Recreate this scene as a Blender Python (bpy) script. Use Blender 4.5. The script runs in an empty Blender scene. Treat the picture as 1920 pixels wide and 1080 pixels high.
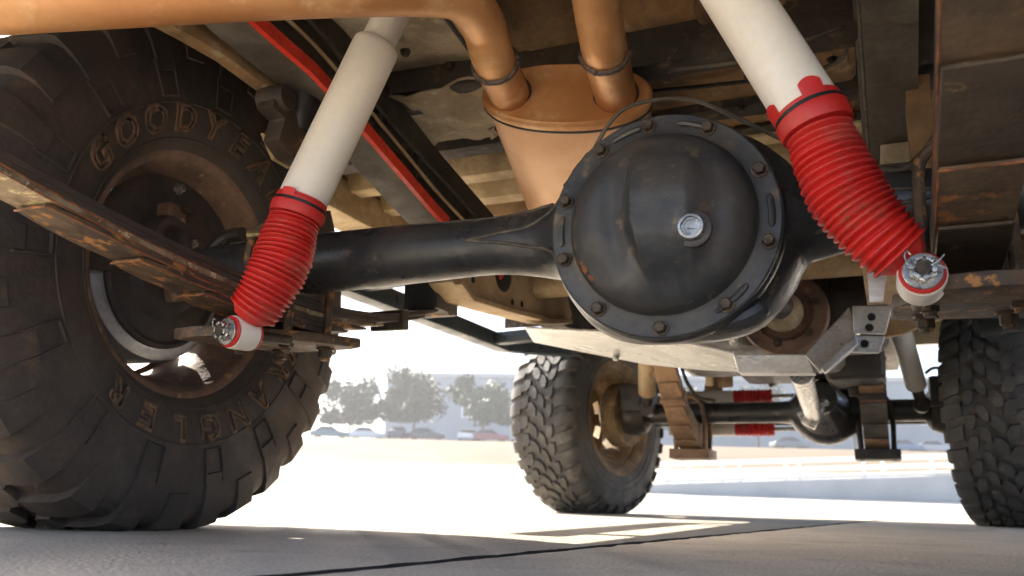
import bpy, bmesh, math, random
from mathutils import Vector, Matrix, noise
random.seed(11)
R = math.radians
sc = bpy.context.scene
V = Vector

# ---------------------------------------------------------------- camera, sky, sun, exposure
YAW, PITCH, ROLL, CAMH, FPX = R(23.44), R(13.56), R(1.37), 0.0705, 1611.5
FW = V((-math.sin(YAW)*math.cos(PITCH), math.cos(YAW)*math.cos(PITCH), math.sin(PITCH)))
RT0 = V((math.cos(YAW), math.sin(YAW), 0)); UP0 = RT0.cross(FW)
RT = RT0*math.cos(ROLL) + UP0*math.sin(ROLL); UP = UP0*math.cos(ROLL) - RT0*math.sin(ROLL)
CAM = V((0, 0, CAMH))
cd = bpy.data.cameras.new('camera'); cam = bpy.data.objects.new('camera', cd); sc.collection.objects.link(cam)
cd.sensor_width = 36; cd.lens = 36*FPX/1920; cd.clip_start = .02; cd.clip_end = 3000
cam.matrix_world = Matrix(((RT.x, UP.x, -FW.x, 0), (RT.y, UP.y, -FW.y, 0), (RT.z, UP.z, -FW.z, CAMH), (0, 0, 0, 1)))
cd.dof.use_dof = True; cd.dof.focus_distance = 1.16; cd.dof.aperture_fstop = 7.0
sc.camera = cam

SUN_EL, SUN_AZ = R(38.5), R(-68)          # azimuth measured from +Y towards +X : sun stands to the left of the truck
w = bpy.data.worlds.new('World'); sc.world = w; w.use_nodes = True
nt = w.node_tree; nt.nodes.clear()
out = nt.nodes.new('ShaderNodeOutputWorld'); bg = nt.nodes.new('ShaderNodeBackground'); sk = nt.nodes.new('ShaderNodeTexSky')
sk.sky_type = 'NISHITA'; sk.sun_disc = False; sk.sun_elevation = SUN_EL; sk.sun_rotation = SUN_AZ
sk.air_density = .75; sk.dust_density = 3.0; sk.ozone_density = .6
bg.inputs['Strength'].default_value = 0.12
nt.links.new(sk.outputs[0], bg.inputs[0]); nt.links.new(bg.outputs[0], out.inputs[0])
sd = bpy.data.lights.new('sun', 'SUN'); sd.energy = 5.0; sd.angle = R(.5); sd.color = (1, .93, .82)
sun = bpy.data.objects.new('sun', sd); sc.collection.objects.link(sun)
to_sun = V((math.sin(SUN_AZ)*math.cos(SUN_EL), math.cos(SUN_AZ)*math.cos(SUN_EL), math.sin(SUN_EL)))
sun.rotation_euler = to_sun.to_track_quat('Z', 'Y').to_euler(); sun.location = (-6, 0, 8)
sc.view_settings.view_transform = 'Standard'; sc.view_settings.look = 'None'
sc.view_settings.exposure = 2.0; sc.view_settings.gamma = 1
sc.render.engine = 'CYCLES'
sc.cycles.max_bounces = 6; sc.cycles.diffuse_bounces = 4; sc.cycles.adaptive_threshold = .025; sc.cycles.glossy_bounces = 3; sc.cycles.use_denoising = True
sc.cycles.sample_clamp_indirect = 8; sc.cycles.caustics_reflective = False; sc.cycles.caustics_refractive = False

def ray(px, py): return FW + RT*((px-960)/FPX) - UP*((py-540)/FPX)
def at(px, py, X=None, Y=None, Z=None):
    """point of the place that was measured at pixel px,py on the plane X=, Y= or Z="""
    d = ray(px, py)
    if X is not None: t = X/d.x
    elif Y is not None: t = Y/d.y
    else: t = (Z-CAMH)/d.z
    return CAM + d*t
CX = -.403                       # centre line of the truck
def mir(p): return V((2*CX-p[0], p[1], p[2]))

# ---------------------------------------------------------------- materials
def mat(name, c1, c2=None, c3=None, rough=.6, metal=0., scale=8., bump=.2, bscale=60., amt=.5, amt3=.62, coat=0., spec=.5, rvar=.15, stretch=None, sharp=.12, sharp3=.05, sss=0., grain=.5):
    m = bpy.data.materials.new(name); m.use_nodes = True
    n = m.node_tree; N = n.nodes; L = n.links; p = N['Principled BSDF']
    c2 = c2 or tuple(x*.6 for x in c1)
    tc = N.new('ShaderNodeTexCoord'); src = tc.outputs['Object']
    if stretch:
        mp = N.new('ShaderNodeMapping'); mp.inputs['Scale'].default_value = stretch; L.new(src, mp.inputs[0]); src = mp.outputs[0]
    def nz(s, d, r=.55):
        t = N.new('ShaderNodeTexNoise'); t.inputs['Scale'].default_value = s; t.inputs['Detail'].default_value = d; t.inputs['Roughness'].default_value = r
        L.new(src, t.inputs['Vector']); return t.outputs['Fac']
    def ramp(f, a, b):
        r = N.new('ShaderNodeMapRange'); r.interpolation_type = 'SMOOTHSTEP'; r.inputs[1].default_value = a; r.inputs[2].default_value = b; L.new(f, r.inputs[0]); return r.outputs[0]
    def mix(f, a, b):
        x = N.new('ShaderNodeMix'); x.data_type = 'RGBA'; L.new(f, x.inputs[0])
        for s, v in ((6, a), (7, b)):
            if isinstance(v, tuple): x.inputs[s].default_value = (*v, 1)
            else: L.new(v, x.inputs[s])
        return x.outputs[2]
    n1 = nz(scale, 5, .62)
    col = mix(ramp(n1, amt-sharp, amt+sharp), c1, c2)
    fine = nz(bscale*1.7, 2)
    dk = N.new('ShaderNodeMix'); dk.data_type = 'RGBA'; dk.blend_type = 'MULTIPLY'; dk.inputs[0].default_value = grain
    gr = N.new('ShaderNodeMapRange'); gr.inputs[1].default_value = .3; gr.inputs[2].default_value = .7; gr.inputs[3].default_value = .7; gr.inputs[4].default_value = 1.15; L.new(fine, gr.inputs[0])
    L.new(col, dk.inputs[6]); L.new(gr.outputs[0], dk.inputs[7]); col = dk.outputs[2]
    if c3:
        n3 = nz(scale*2.3+1.7, 6, .65)
        col = mix(ramp(n3, amt3-sharp3, amt3+sharp3), col, c3)
    L.new(col, p.inputs['Base Color'])
    rr = N.new('ShaderNodeMapRange'); rr.inputs[1].default_value = .3; rr.inputs[2].default_value = .7
    rr.inputs[3].default_value = max(.05, rough-rvar); rr.inputs[4].default_value = min(1, rough+rvar); L.new(nz(scale*1.6, 3), rr.inputs[0]); L.new(rr.outputs[0], p.inputs['Roughness'])
    p.inputs['Metallic'].default_value = metal; p.inputs['Specular IOR Level'].default_value = spec
    if coat: p.inputs['Coat Weight'].default_value = coat; p.inputs['Coat Roughness'].default_value = .25
    if sss: p.inputs['Subsurface Weight'].default_value = sss; p.inputs['Subsurface Radius'].default_value = (.01, .003, .002)
    if bump:
        b = N.new('ShaderNodeBump'); b.inputs['Strength'].default_value = bump; b.inputs['Distance'].default_value = .004
        ad = N.new('ShaderNodeMath'); ad.operation = 'ADD'; L.new(nz(bscale, 3), ad.inputs[0]); L.new(n1, ad.inputs[1]); L.new(ad.outputs[0], b.inputs['Height']); L.new(b.outputs[0], p.inputs['Normal'])
    return m
def glassy(name, c, rough=.05):
    m = bpy.data.materials.new(name); m.use_nodes = True; p = m.node_tree.nodes['Principled BSDF']
    p.inputs['Base Color'].default_value = (*c, 1); p.inputs['Roughness'].default_value = rough; p.inputs['Specular IOR Level'].default_value = .8
    return m
M = {}
M['rubber_dusty'] = mat('dusty_rubber', (.060, .045, .036), (.040, .032, .028), (.105, .070, .048), rough=.75, scale=7, bump=.25, bscale=90, amt3=.66, sharp3=.12)
M['rubber_grey'] = mat('grey_rubber', (.075, .070, .064), (.052, .049, .046), (.15, .13, .105), rough=.72, scale=6, bump=.3, bscale=70, amt3=.64, sharp3=.12)
M['letter'] = mat('letter_rubber', (.17, .10, .058), (.095, .062, .040), rough=.8, scale=30)
M['rim_rust'] = mat('rim_rust', (.21, .13, .09), (.12, .076, .056), (.30, .19, .115), rough=.65, metal=.2, scale=14, bump=.3)
M['rim_mud'] = mat('rim_mud', (.27, .185, .09), (.15, .10, .055), (.38, .29, .17), rough=.75, scale=16, bump=.4)
M['drum'] = mat('drum_steel', (.50, .50, .51), (.36, .36, .37), rough=.40, metal=.5, scale=9, bump=.1)
M['backing'] = mat('backing_plate', (.035, .030, .029), (.055, .036, .028), rough=.7, scale=18, bump=.3)
M['black_paint'] = mat('black_axle_paint', (.026, .028, .031), (.045, .043, .041), (.11, .085, .06), rough=.36, scale=13, bump=.2, bscale=70, amt3=.645, sharp3=.04, spec=.5, rvar=.14)
M['cover_paint'] = mat('cover_paint', (.036, .039, .043), (.060, .058, .054), (.135, .105, .066), rough=.45, scale=11.0, bump=.22, bscale=60, amt3=.63, sharp3=.05, rvar=.12)
M['weld_dark'] = mat('dusty_weld', (.09, .075, .058), (.05, .045, .04), rough=.6, scale=50, bump=.5, bscale=150)
M['rust_chip'] = mat('rust_chip', (.30, .105, .035), (.13, .06, .03), rough=.8, scale=60)
M['bolt'] = mat('bolt', (.09, .066, .042), (.05, .042, .035), (.19, .12, .05), rough=.48, metal=.55, scale=90, bump=.2)
M['zinc'] = mat('zinc', (.48, .47, .44), (.30, .29, .27), rough=.32, metal=.85, scale=70, bump=.1)
M['white'] = mat('white_shock_paint', (.78, .745, .67), (.72, .68, .59), (.32, .25, .17), rough=.45, scale=7, bump=.03, amt=.6, sharp=.25, amt3=.715, sharp3=.02, coat=.1, grain=.12)
M['red'] = mat('red_boot', (.60, .022, .018), (.50, .022, .018), (.42, .085, .06), rough=.46, scale=9, bump=.06, amt3=.63, sharp3=.12, spec=.5, grain=.12)
M['red_bar'] = mat('red_bar', (.78, .05, .02), (.62, .04, .02), rough=.5, scale=20)
M['tie'] = mat('black_tie', (.015, .015, .015), rough=.5, scale=20)
M['exhaust'] = mat('heat_tinted_exhaust', (.60, .315, .135), (.46, .205, .075), (.70, .46, .25), rough=.44, metal=.35, scale=4.5, bump=.12, bscale=60, amt3=.62, sharp3=.10, sharp=.16, grain=.12)
M['muffler'] = mat('muffler_steel', (.74, .47, .28), (.66, .38, .21), (.50, .27, .13), rough=.50, metal=.25, scale=5, bump=.12, bscale=120, amt3=.74, sharp3=.12, grain=.12)
M['weld'] = mat('weld_band', (.11, .085, .075), (.07, .055, .05), (.20, .14, .10), rough=.5, metal=.4, scale=60, bump=.6, bscale=150)
M['spring'] = mat('rusty_spring', (.125, .080, .047), (.060, .043, .033), (.36, .17, .05), rough=.68, metal=.15, scale=22, bump=.5, amt3=.59, sharp3=.04, stretch=(1, .5, 1))
M['spring_tan'] = mat('worn_spring_face', (.30, .235, .15), (.12, .075, .042), (.55, .45, .26), rough=.6, metal=.15, scale=20, bump=.45, amt3=.60, sharp3=.03)
M['spring_dark'] = mat('dark_rusty_spring', (.070, .050, .036), (.040, .031, .026), (.26, .11, .045), rough=.62, metal=.15, scale=11, bump=.4, amt3=.67, sharp3=.05, stretch=(1, .35, 1))
M['spring_brown'] = mat('brown_spring', (.15, .10, .058), (.085, .06, .04), (.33, .14, .05), rough=.6, metal=.1, scale=9, bump=.5, amt3=.63, sharp3=.06)
M['spring_light'] = mat('light_rust_spring', (.30, .185, .105), (.19, .115, .065), (.38, .21, .09), rough=.65, metal=.1, scale=14, bump=.4, amt3=.62, sharp3=.06)
M['spring_edge'] = mat('oiled_spring', (.085, .062, .042), (.048, .037, .028), (.34, .22, .10), rough=.5, metal=.15, scale=9, bump=.4, amt3=.67, sharp3=.04)
M['frame'] = mat('frame_black', (.024, .022, .021), (.05, .04, .03), (.10, .075, .05), rough=.55, scale=8, bump=.3, amt3=.66, sharp3=.08)
M['frame_tan'] = mat('dusty_frame', (.50, .38, .23), (.40, .28, .155), (.22, .15, .085), rough=.7, scale=9, bump=.3, amt3=.66, sharp3=.08)
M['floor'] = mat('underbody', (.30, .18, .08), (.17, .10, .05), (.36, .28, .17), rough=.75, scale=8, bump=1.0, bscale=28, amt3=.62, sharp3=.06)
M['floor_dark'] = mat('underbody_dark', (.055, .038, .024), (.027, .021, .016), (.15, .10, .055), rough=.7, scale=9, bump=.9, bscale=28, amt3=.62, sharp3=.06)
M['tan_panel'] = mat('tan_panel', (.47, .39, .27), (.29, .23, .15), (.56, .49, .37), rough=.8, scale=6, bump=.6, amt3=.62, sharp3=.1)
M['rib'] = mat('dusty_rib', (.52, .40, .24), (.36, .26, .14), rough=.75, scale=12, bump=.4)
M['grey_flange'] = mat('grey_flange', (.14, .125, .10), (.08, .065, .05), rough=.6, scale=10, bump=.2)
M['alu'] = mat('bare_metal_plate', (.64, .65, .65), (.54, .545, .54), (.36, .34, .30), rough=.36, metal=.5, scale=6, bump=.15, amt3=.68, sharp3=.1, stretch=(1, 2.2, 2))
M['hose'] = mat('hose', (.11, .09, .065), (.06, .05, .04), rough=.6, scale=20)
M['brass'] = mat('brass_fitting', (.42, .33, .16), (.3, .23, .11), rough=.4, metal=.7, scale=40)
M['yellow_steel'] = mat('ochre_bracket', (.42, .26, .09), (.28, .16, .06), rough=.6, scale=15)
M['slider'] = mat('slider_paint', (.025, .035, .045), (.035, .045, .055), rough=.4, scale=6, bump=.1)
M['body'] = mat('body_paint', (.35, .30, .20), (.32, .27, .18), rough=.35, scale=3, bump=.02, coat=.3)
M['glass'] = glassy('glass', (.02, .025, .03))
M['dark_metal'] = mat('greasy_casting', (.022, .02, .018), (.045, .035, .026), rough=.55, scale=12, bump=.4)
M['concrete'] = mat('concrete', (.66, .575, .455), (.54, .465, .365), (.41, .35, .27), rough=.88, scale=2.6, bump=.8, bscale=130, amt3=.62, sharp3=.14, sharp=.22, grain=.9)
M['concrete_far'] = mat('concrete_far', (.50, .465, .41), (.44, .41, .36), rough=.9, scale=.4, bump=0)
M['joint'] = mat('joint_filler', (.03, .027, .024), rough=.9, scale=20)
M['grass'] = mat('dry_grass', (.15, .105, .06), (.125, .09, .05), (.11, .085, .045), rough=.95, scale=.12, bump=0, amt3=.62)
M['asphalt'] = mat('asphalt', (.055, .055, .058), rough=.9, scale=.5, bump=0)
M['leaf'] = mat('tree_leaf', (.052, .07, .028), (.036, .052, .022), rough=.7, scale=.6, bump=0)
M['leaf2'] = mat('tree_leaf_olive', (.075, .075, .032), (.052, .056, .026), rough=.7, scale=.6, bump=0)
M['bark'] = mat('bark', (.12, .09, .065), rough=.9, scale=4)
M['facade'] = mat('facade', (.19, .26, .32), (.175, .24, .30), rough=.7, scale=.1, bump=0)
M['rail_white'] = mat('white_rail', (.8, .8, .78), (.74, .74, .72), rough=.5, scale=2, bump=0)
M['ramp_wall'] = mat('ramp_concrete', (.40, .42, .43), (.35, .37, .38), rough=.85, scale=.5, bump=0)

# ---------------------------------------------------------------- builders
class B:
    def __init__(s): s.v = []; s.f = []
    def add(s, vs, fs):
        o = len(s.v); s.v += [tuple(x) for x in vs]; s.f += [tuple(i+o for i in f) for f in fs]; return s
    def box(s, c, size, rot=None):
        c = V(c); hx, hy, hz = (x/2 for x in size); m = rot or Matrix.Identity(3)
        vs = [c + m @ V((x*hx, y*hy, z*hz)) for x in (-1, 1) for y in (-1, 1) for z in (-1, 1)]
        return s.add(vs, [(0, 1, 3, 2), (4, 6, 7, 5), (0, 4, 5, 1), (2, 3, 7, 6), (0, 2, 6, 4), (1, 5, 7, 3)])
    def rings(s, rings, cap=True, closed=False):
        n = len(rings[0]); vs = [p for r in rings for p in r]; fs = []
        k = len(rings)
        for i in range(k if closed else k-1):
            a, b = i*n, ((i+1) % k)*n
            for j in range(n): fs.append((a+j, a+(j+1) % n, b+(j+1) % n, b+j))
        if cap and not closed: fs += [tuple(range(n))[::-1], tuple((k-1)*n+j for j in range(n))]
        return s.add(vs, fs)
    def tube(s, path, r, n=16, cap=True, closed=False):
        path = [V(p) for p in path]; k = len(path)
        rs = r if isinstance(r, (list, tuple)) else [r]*k
        return s.rings([[p + (a*math.cos(t) + b*math.sin(t))*rr for t in (2*math.pi*j/n for j in range(n))] for (p, a, b), rr in zip(frames(path, closed), rs)], cap, closed)
    def beam(s, path, wd, ht, up=(0, 0, 1)):
        """box section swept along a path; ht along up, path is the centre"""
        path = [V(p) for p in path]; rg = []
        for i, p in enumerate(path):
            t = (path[min(i+1, len(path)-1)] - path[max(i-1, 0)]).normalized()
            sd = t.cross(V(up)).normalized(); u = sd.cross(t)
            a = wd[i] if isinstance(wd, list) else wd; h = ht[i] if isinstance(ht, list) else ht
            rg.append([p - sd*a/2 - u*h/2, p + sd*a/2 - u*h/2, p + sd*a/2 + u*h/2, p - sd*a/2 + u*h/2])
        return s.rings(rg)
    def lathe(s, o, ax, prof, n=32, cap=True, closed=False, ref=None):
        o = V(o); ax = V(ax).normalized(); a = (V(ref) if ref else (V((0, 0, 1)) if abs(ax.z) < .9 else V((1, 0, 0)))); a = (a - ax*a.dot(ax)).normalized(); b = ax.cross(a)
        return s.rings([[o + ax*t + (a*math.cos(q) + b*math.sin(q))*r for q in (2*math.pi*j/n for j in range(n))] for r, t in prof], cap, closed)
    def prism(s, poly, o, ux, uy, th):
        o, ux, uy = V(o), V(ux), V(uy); nn = ux.cross(uy).normalized()*th; n = len(poly)
        a = [o + ux*x + uy*y for x, y in poly]; b = [p + nn for p in a]
        return s.add(a+b, [tuple(range(n))[::-1], tuple(range(n, 2*n))] + [(i, (i+1) % n, (i+1) % n+n, i+n) for i in range(n)])
    def plate(s, pts, off):
        """flat plate through measured corners with a thickness vector"""
        a = [V(p) for p in pts]; b = [p + V(off) for p in a]; n = len(a)
        return s.add(a+b, [tuple(range(n))[::-1], tuple(range(n, 2*n))] + [(i, (i+1) % n, (i+1) % n+n, i+n) for i in range(n)])
    def hexbolt(s, p, d, r, h, washer=1.35):
        p = V(p); d = V(d).normalized()
        s.lathe(p, d, [(r*washer, 0), (r*washer, h*.22), (r*1.05, h*.22)], 16)
        s.lathe(p + d*h*.2, d, [(r, 0), (r, h*.7), (r*.82, h*.8)], 6, ref=(.3, .2, .9))
        return s
    def mesh(s, name, bevel=0, sharp=35, segs=2):
        me = bpy.data.meshes.new(name); me.from_pydata(s.v, [], s.f)
        bm = bmesh.new(); bm.from_mesh(me)
        bmesh.ops.recalc_face_normals(bm, faces=bm.faces)
        if bevel:
            es = [e for e in bm.edges if len(e.link_faces) == 2 and e.calc_face_angle(0) > R(sharp)]
            bmesh.ops.bevel(bm, geom=es, offset=bevel, segments=segs, affect='EDGES', profile=.6, clamp_overlap=True)
        bm.to_mesh(me); bm.free()
        me.polygons.foreach_set('use_smooth', [True]*len(me.polygons)); me.set_sharp_from_angle(angle=R(sharp))
        return me
    def build(s, name, m, parent=None, bevel=0, sharp=35, label=None, segs=2):
        o = link(name, s.mesh(name, bevel, sharp, segs), m, parent)
        if label: o['label'] = label
        return o
def frames(path, closed=False):
    k = len(path); out = []; a = None
    for i, p in enumerate(path):
        if closed: t = (path[(i+1) % k] - path[i-1]).normalized()
        else: t = (path[min(i+1, k-1)] - path[max(i-1, 0)]).normalized()
        if a is None:
            a = V((0, 0, 1)) if abs(t.z) < .9 else V((1, 0, 0))
        a = (a - t*a.dot(t)).normalized(); out.append((p, a, t.cross(a)))
    return out
def spline(pts, n=8):
    pts = [V(p) for p in pts]; P = [pts[0]*2-pts[1]] + pts + [pts[-1]*2-pts[-2]]; o = []
    for i in range(1, len(P)-2):
        a, b, c, d = P[i-1:i+3]
        for k in range(n):
            t = k/n; o.append(.5*((2*b) + (c-a)*t + (2*a-5*b+4*c-d)*t*t + (3*b-a-3*c+d)*t**3))
    return o + [pts[-1]]
def lerp_table(tab, x):
    if x <= tab[0][0]: return tab[0][1]
    for (a, va), (b, vb) in zip(tab, tab[1:]):
        if x <= b:
            t = (x-a)/(b-a); t = t*t*(3-2*t); return va + (vb-va)*t
    return tab[-1][1]
def link(name, me, m, parent=None):
    o = bpy.data.objects.new(name, me); sc.collection.objects.link(o)
    if m is not None:
        mm = M[m] if isinstance(m, str) else m
        if not me.materials: me.materials.append(mm)
    if parent is not None:
        o.parent = parent
        if parent.get('wloc'): o.matrix_parent_inverse = Matrix.Translation(-V(parent['wloc']))
    return o
def empty(name, parent=None, loc=(0, 0, 0), rotz=0, world=False):
    """world=True: the children are given in world coordinates although the empty stands at loc"""
    o = bpy.data.objects.new(name, None); sc.collection.objects.link(o); o.empty_display_size = .1
    if parent is not None:
        o.parent = parent
        if parent.get('wloc'): o.matrix_parent_inverse = Matrix.Translation(-V(parent['wloc']))
    o.location = loc; o.rotation_euler = (0, 0, rotz)
    if world: o['wloc'] = tuple(loc)
    return o
def tag(o, label, cat=None, group=None, kind=None):
    if label: o['label'] = label
    if cat: o['category'] = cat
    if group: o['group'] = group
    if kind: o['kind'] = kind
    return o

# ================================================================= SETTING
HX, HY = -math.sin(YAW), math.cos(YAW)               # heading of the land: u ahead, l to the right
def land(u, l, z): return V((HX*u + HY*l, HY*u - HX*l, z))
def prof(u): return lerp_table([(38, 0), (70, 2.35), (97, 5.85)], u) if u > 38 else 0
def sheet(name, us, ls, m, dz, kind='structure'):
    b = B(); vs = [land(u, l, prof(u)+dz) for u in us for l in ls]; n = len(ls)
    b.add(vs, [(i*n+j, i*n+j+1, (i+1)*n+j+1, (i+1)*n+j) for i in range(len(us)-1) for j in range(n-1)])
    o = b.build(name, m); o['kind'] = kind; return o
LS = [-420, -200, -120, -60, -30, -10, 10, 30, 60, 120, 200, 420]
ground = sheet('ground', [-320, -150, -60, -25, 0, 25, 38, 42, 46, 50, 54, 58, 62, 66, 70], LS, 'concrete_far', -.03)
sheet('grass_bank', [70, 73, 76, 79, 82, 85, 88, 91, 94, 97], LS, 'grass', -.03)
sheet('parking_lot', [97, 130, 200, 520], LS, 'asphalt', -.03)

# concrete slabs of the yard, laid between open joints
pad = empty('concrete_pad', loc=(0, 0, 0)); pad['kind'] = 'structure'
JD = V((.112, .9937, 0)).normalized(); JN = V((JD.y, -JD.x, 0))      # direction of the long joint and across it
J0 = V((-.475, .624, 0)); SL = 7.0; gap = .0075
fil = B(); fil.plate([J0 + JN*a + JD*b + V((0, 0, -.016)) for a, b in ((-21, -22), (21, -22), (21, 26), (-21, 26))], (0, 0, .010))
fil.build('joint_filler', 'joint', pad)
def edge(p, q, seed, fine):
    L = (q-p).length; n = max(2, int(L/fine)); d = (q-p)/n; nn = V((d.y, -d.x, 0)).normalized(); o = []
    for i in range(n):
        x = p + d*i; j = (noise.noise(V((i*.35, seed, 0)))*.011 + noise.noise(V((i*1.7, seed, 3)))*.006) if fine < 1 else 0
        o.append(x + nn*j)
    return o
for i in range(-3, 3):
    for j in range(-3, 4):
        a0, a1 = i*SL + gap, (i+1)*SL - gap; b0, b1 = -1.5 + j*SL + gap, -1.5 + (j+1)*SL - gap
        near = i in (-1, 0) and j == 0
        c = [J0 + JN*x + JD*y for x, y in ((a0, b0), (a1, b0), (a1, b1), (a0, b1))]
        fi = .02 if near else 9
        loop = []
        for k in range(4): loop += edge(c[k], c[(k+1) % 4], i*7+j*3+k*1.3, fi)
        b = B(); n = len(loop); cc = sum(loop, V())/n
        ins = [p + (cc-p).normalized()*.006 for p in loop]
        vs = [p + V((0, 0, -.016)) for p in loop] + [p + V((0, 0, -.004)) for p in loop] + [p for p in ins]
        fs = [(k, (k+1) % n, (k+1) % n+n, k+n) for k in range(n)] + [(k+n, (k+1) % n+n, (k+1) % n+2*n, k+2*n) for k in range(n)] + [tuple(range(2*n, 3*n))]
        b.add(vs, fs); so = b.build('concrete_slab', 'concrete', pad); so.data.materials.append(M['joint'])
        for pf in so.data.polygons: pf.material_index = 0 if len(pf.vertices) > 4 or abs(pf.normal.z) > .9 else 1

# ================================================================= FAR BACKGROUND
def tree(u, l, h, wd, m, label, seed):
    rnd = random.Random(seed); base = land(u, l, prof(u)); t = empty('tree', loc=base)
    tag(t, label, 'tree', 'trees along the parking lot')
    b = B(); top = V((rnd.uniform(-.3, .3), rnd.uniform(-.3, .3), h*.45))
    b.tube(spline([(0, 0, -.1), (.05, 0, h*.2), top], 4), [.2, .18, .17, .16, .15, .14, .13, .12, .1], 8)
    cl = []
    for k in range(13):
        a = rnd.uniform(0, 6.28); r = wd*.38*math.sqrt(rnd.random()); z = h*rnd.uniform(.36, .90)
        p = V((math.cos(a)*r, math.sin(a)*r, z)); cl.append((p, wd*rnd.uniform(.11, .25)))
        b.tube(spline([top*.7, (top*.75+p)*.5 + V((0, 0, -.2)), p], 3), [.09, .08, .07, .06, .05, .04, .03], 6)
    b.build('trunk', 'bark', t)
    c = B()
    for p, r in cl:
        for k in range(330):
            q = V((rnd.gauss(0, 1), rnd.gauss(0, 1), rnd.gauss(0, .8))).normalized()*r*rnd.uniform(.35, 1.1) + p
            if q.z < h*.28: continue
            s = rnd.uniform(.16, .36); d1 = V((rnd.gauss(0, 1), rnd.gauss(0, 1), rnd.gauss(0, 1))).normalized(); d2 = d1.orthogonal().normalized()
            c.add([q-d1*s, q+d2*s*.6, q+d1*s, q-d2*s*.6], [(0, 1, 2, 3)])
    c.build('crown', m, t)
def lofU(px, u):    # lateral offset of a pixel column at a distance
    d = ray(px, 800); f = d.x*HX + d.y*HY; s = d.x*HY - d.y*HX
    return u*s/f
for k, (px, u, h, wd, m, lb) in enumerate([
    (655, 104, 7.2, 8.2, 'leaf', 'leftmost tree, grey green crown just right of the rear tyre'),
    (775, 103, 8.6, 9.0, 'leaf2', 'tallest roadside tree with an open two part olive crown'),
    (905, 102, 7.9, 9.0, 'leaf', 'broad green tree left of the front tyre'),
    (1030, 104, 7.2, 7.2, 'leaf2', 'tree standing mostly behind the left front tyre'),
    (1275, 103, 8.2, 7.0, 'leaf2', 'tree seen between the front wheel and the front axle'),
    (1420, 105, 7.8, 7.0, 'leaf', 'tree seen under the bare metal crossmember beside the red boots'),
    (1600, 106, 7.0, 6.5, 'leaf', 'tree behind the right front spring')]):
    tree(u, lofU(px, u), h, wd, m, lb, k+5)

PAINT = [('white', (.75, .76, .77)), ('silver', (.42, .44, .46)), ('teal', (.04, .14, .19)), ('navy', (.02, .03, .075)), ('black', (.015, .015, .017)), ('red', (.33, .03, .025)), ('grey', (.16, .17, .18)), ('blue', (.06, .14, .28))]
for nm, c in PAINT: M['car_'+nm] = mat('car_'+nm, c, tuple(x*.95 for x in c), rough=.3, scale=2, bump=0, coat=.6)
def car(px, u, rz, paint, label):
    base = land(u, lofU(px, u), prof(u)-.02); t = empty('parked_car', loc=base, rotz=YAW+rz); tag(t, label, 'car', 'cars parked along the far lot')
    W = .86
    body = [(-2.2, .35), (-2.22, .7), (-2.1, .92), (-1.25, 1.0), (-.2, 1.02), (.9, .98), (1.9, .84), (2.2, .66), (2.2, .34)]
    b = B(); b.rings([[V((x, -W, z)) for x, z in body], [V((x, -W+.06, z)) for x, z in body], [V((x, W-.06, z)) for x, z in body], [V((x, W, z)) for x, z in body]])
    b.build('body', 'car_'+paint, t, bevel=.05)
    g = B(); top = [(-1.75, .97), (-1.05, 1.43), (.25, 1.45), (1.05, .96)]
    g.rings([[V((x, -W+.05+(z-.97)*.25, z)) for x, z in top], [V((x, W-.05-(z-.97)*.25, z)) for x, z in top]]); g.build('window_glass', 'glass', t, bevel=.03)
    r = B(); r.box((-.4, 0, 1.455), (1.35, 1.36, .05)); r.build('roof', 'car_'+paint, t, bevel=.02)
    for x in (-1.35, 1.4):
        for s in (-1, 1):
            k = B(); k.lathe((x, s*.74, .33), (0, s, 0), [(.2, -.1), (.32, -.1), (.335, 0), (.32, .1), (.2, .11), (.18, .08), (.05, .1)], 20); k.build('wheel', 'tie', t)
    for s in (-1, 1):
        k = B(); k.box((2.17, s*.62, .7), (.1, .35, .14)); k.build('headlight', 'zinc', t, bevel=.03)
for a in [(620, 100, .1, 'teal', 'teal car at the left end of the far row, beside the rear tyre'), (690, 100.5, .05, 'white', 'white car under the leftmost tree'), (748, 99.5, 1.5, 'navy', 'dark blue car left of the second tree trunk'),
          (800, 99.5, .05, 'black', 'black car right of the second tree trunk'), (880, 100, 1.4, 'white', 'white car left of the dark red car'), (918, 99.5, .1, 'red', 'dark red car under the broad green tree'),
          (975, 100, 1.5, 'silver', 'silver car partly hidden by the left front tyre'), (1480, 100, .1, 'grey', 'grey car behind the front axle housing'), (1690, 100, .1, 'blue', 'blue car right of the front spring pack'), (1745, 100.5, .05, 'silver', 'silver car beside the right front tyre')]: car(*a)

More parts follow.
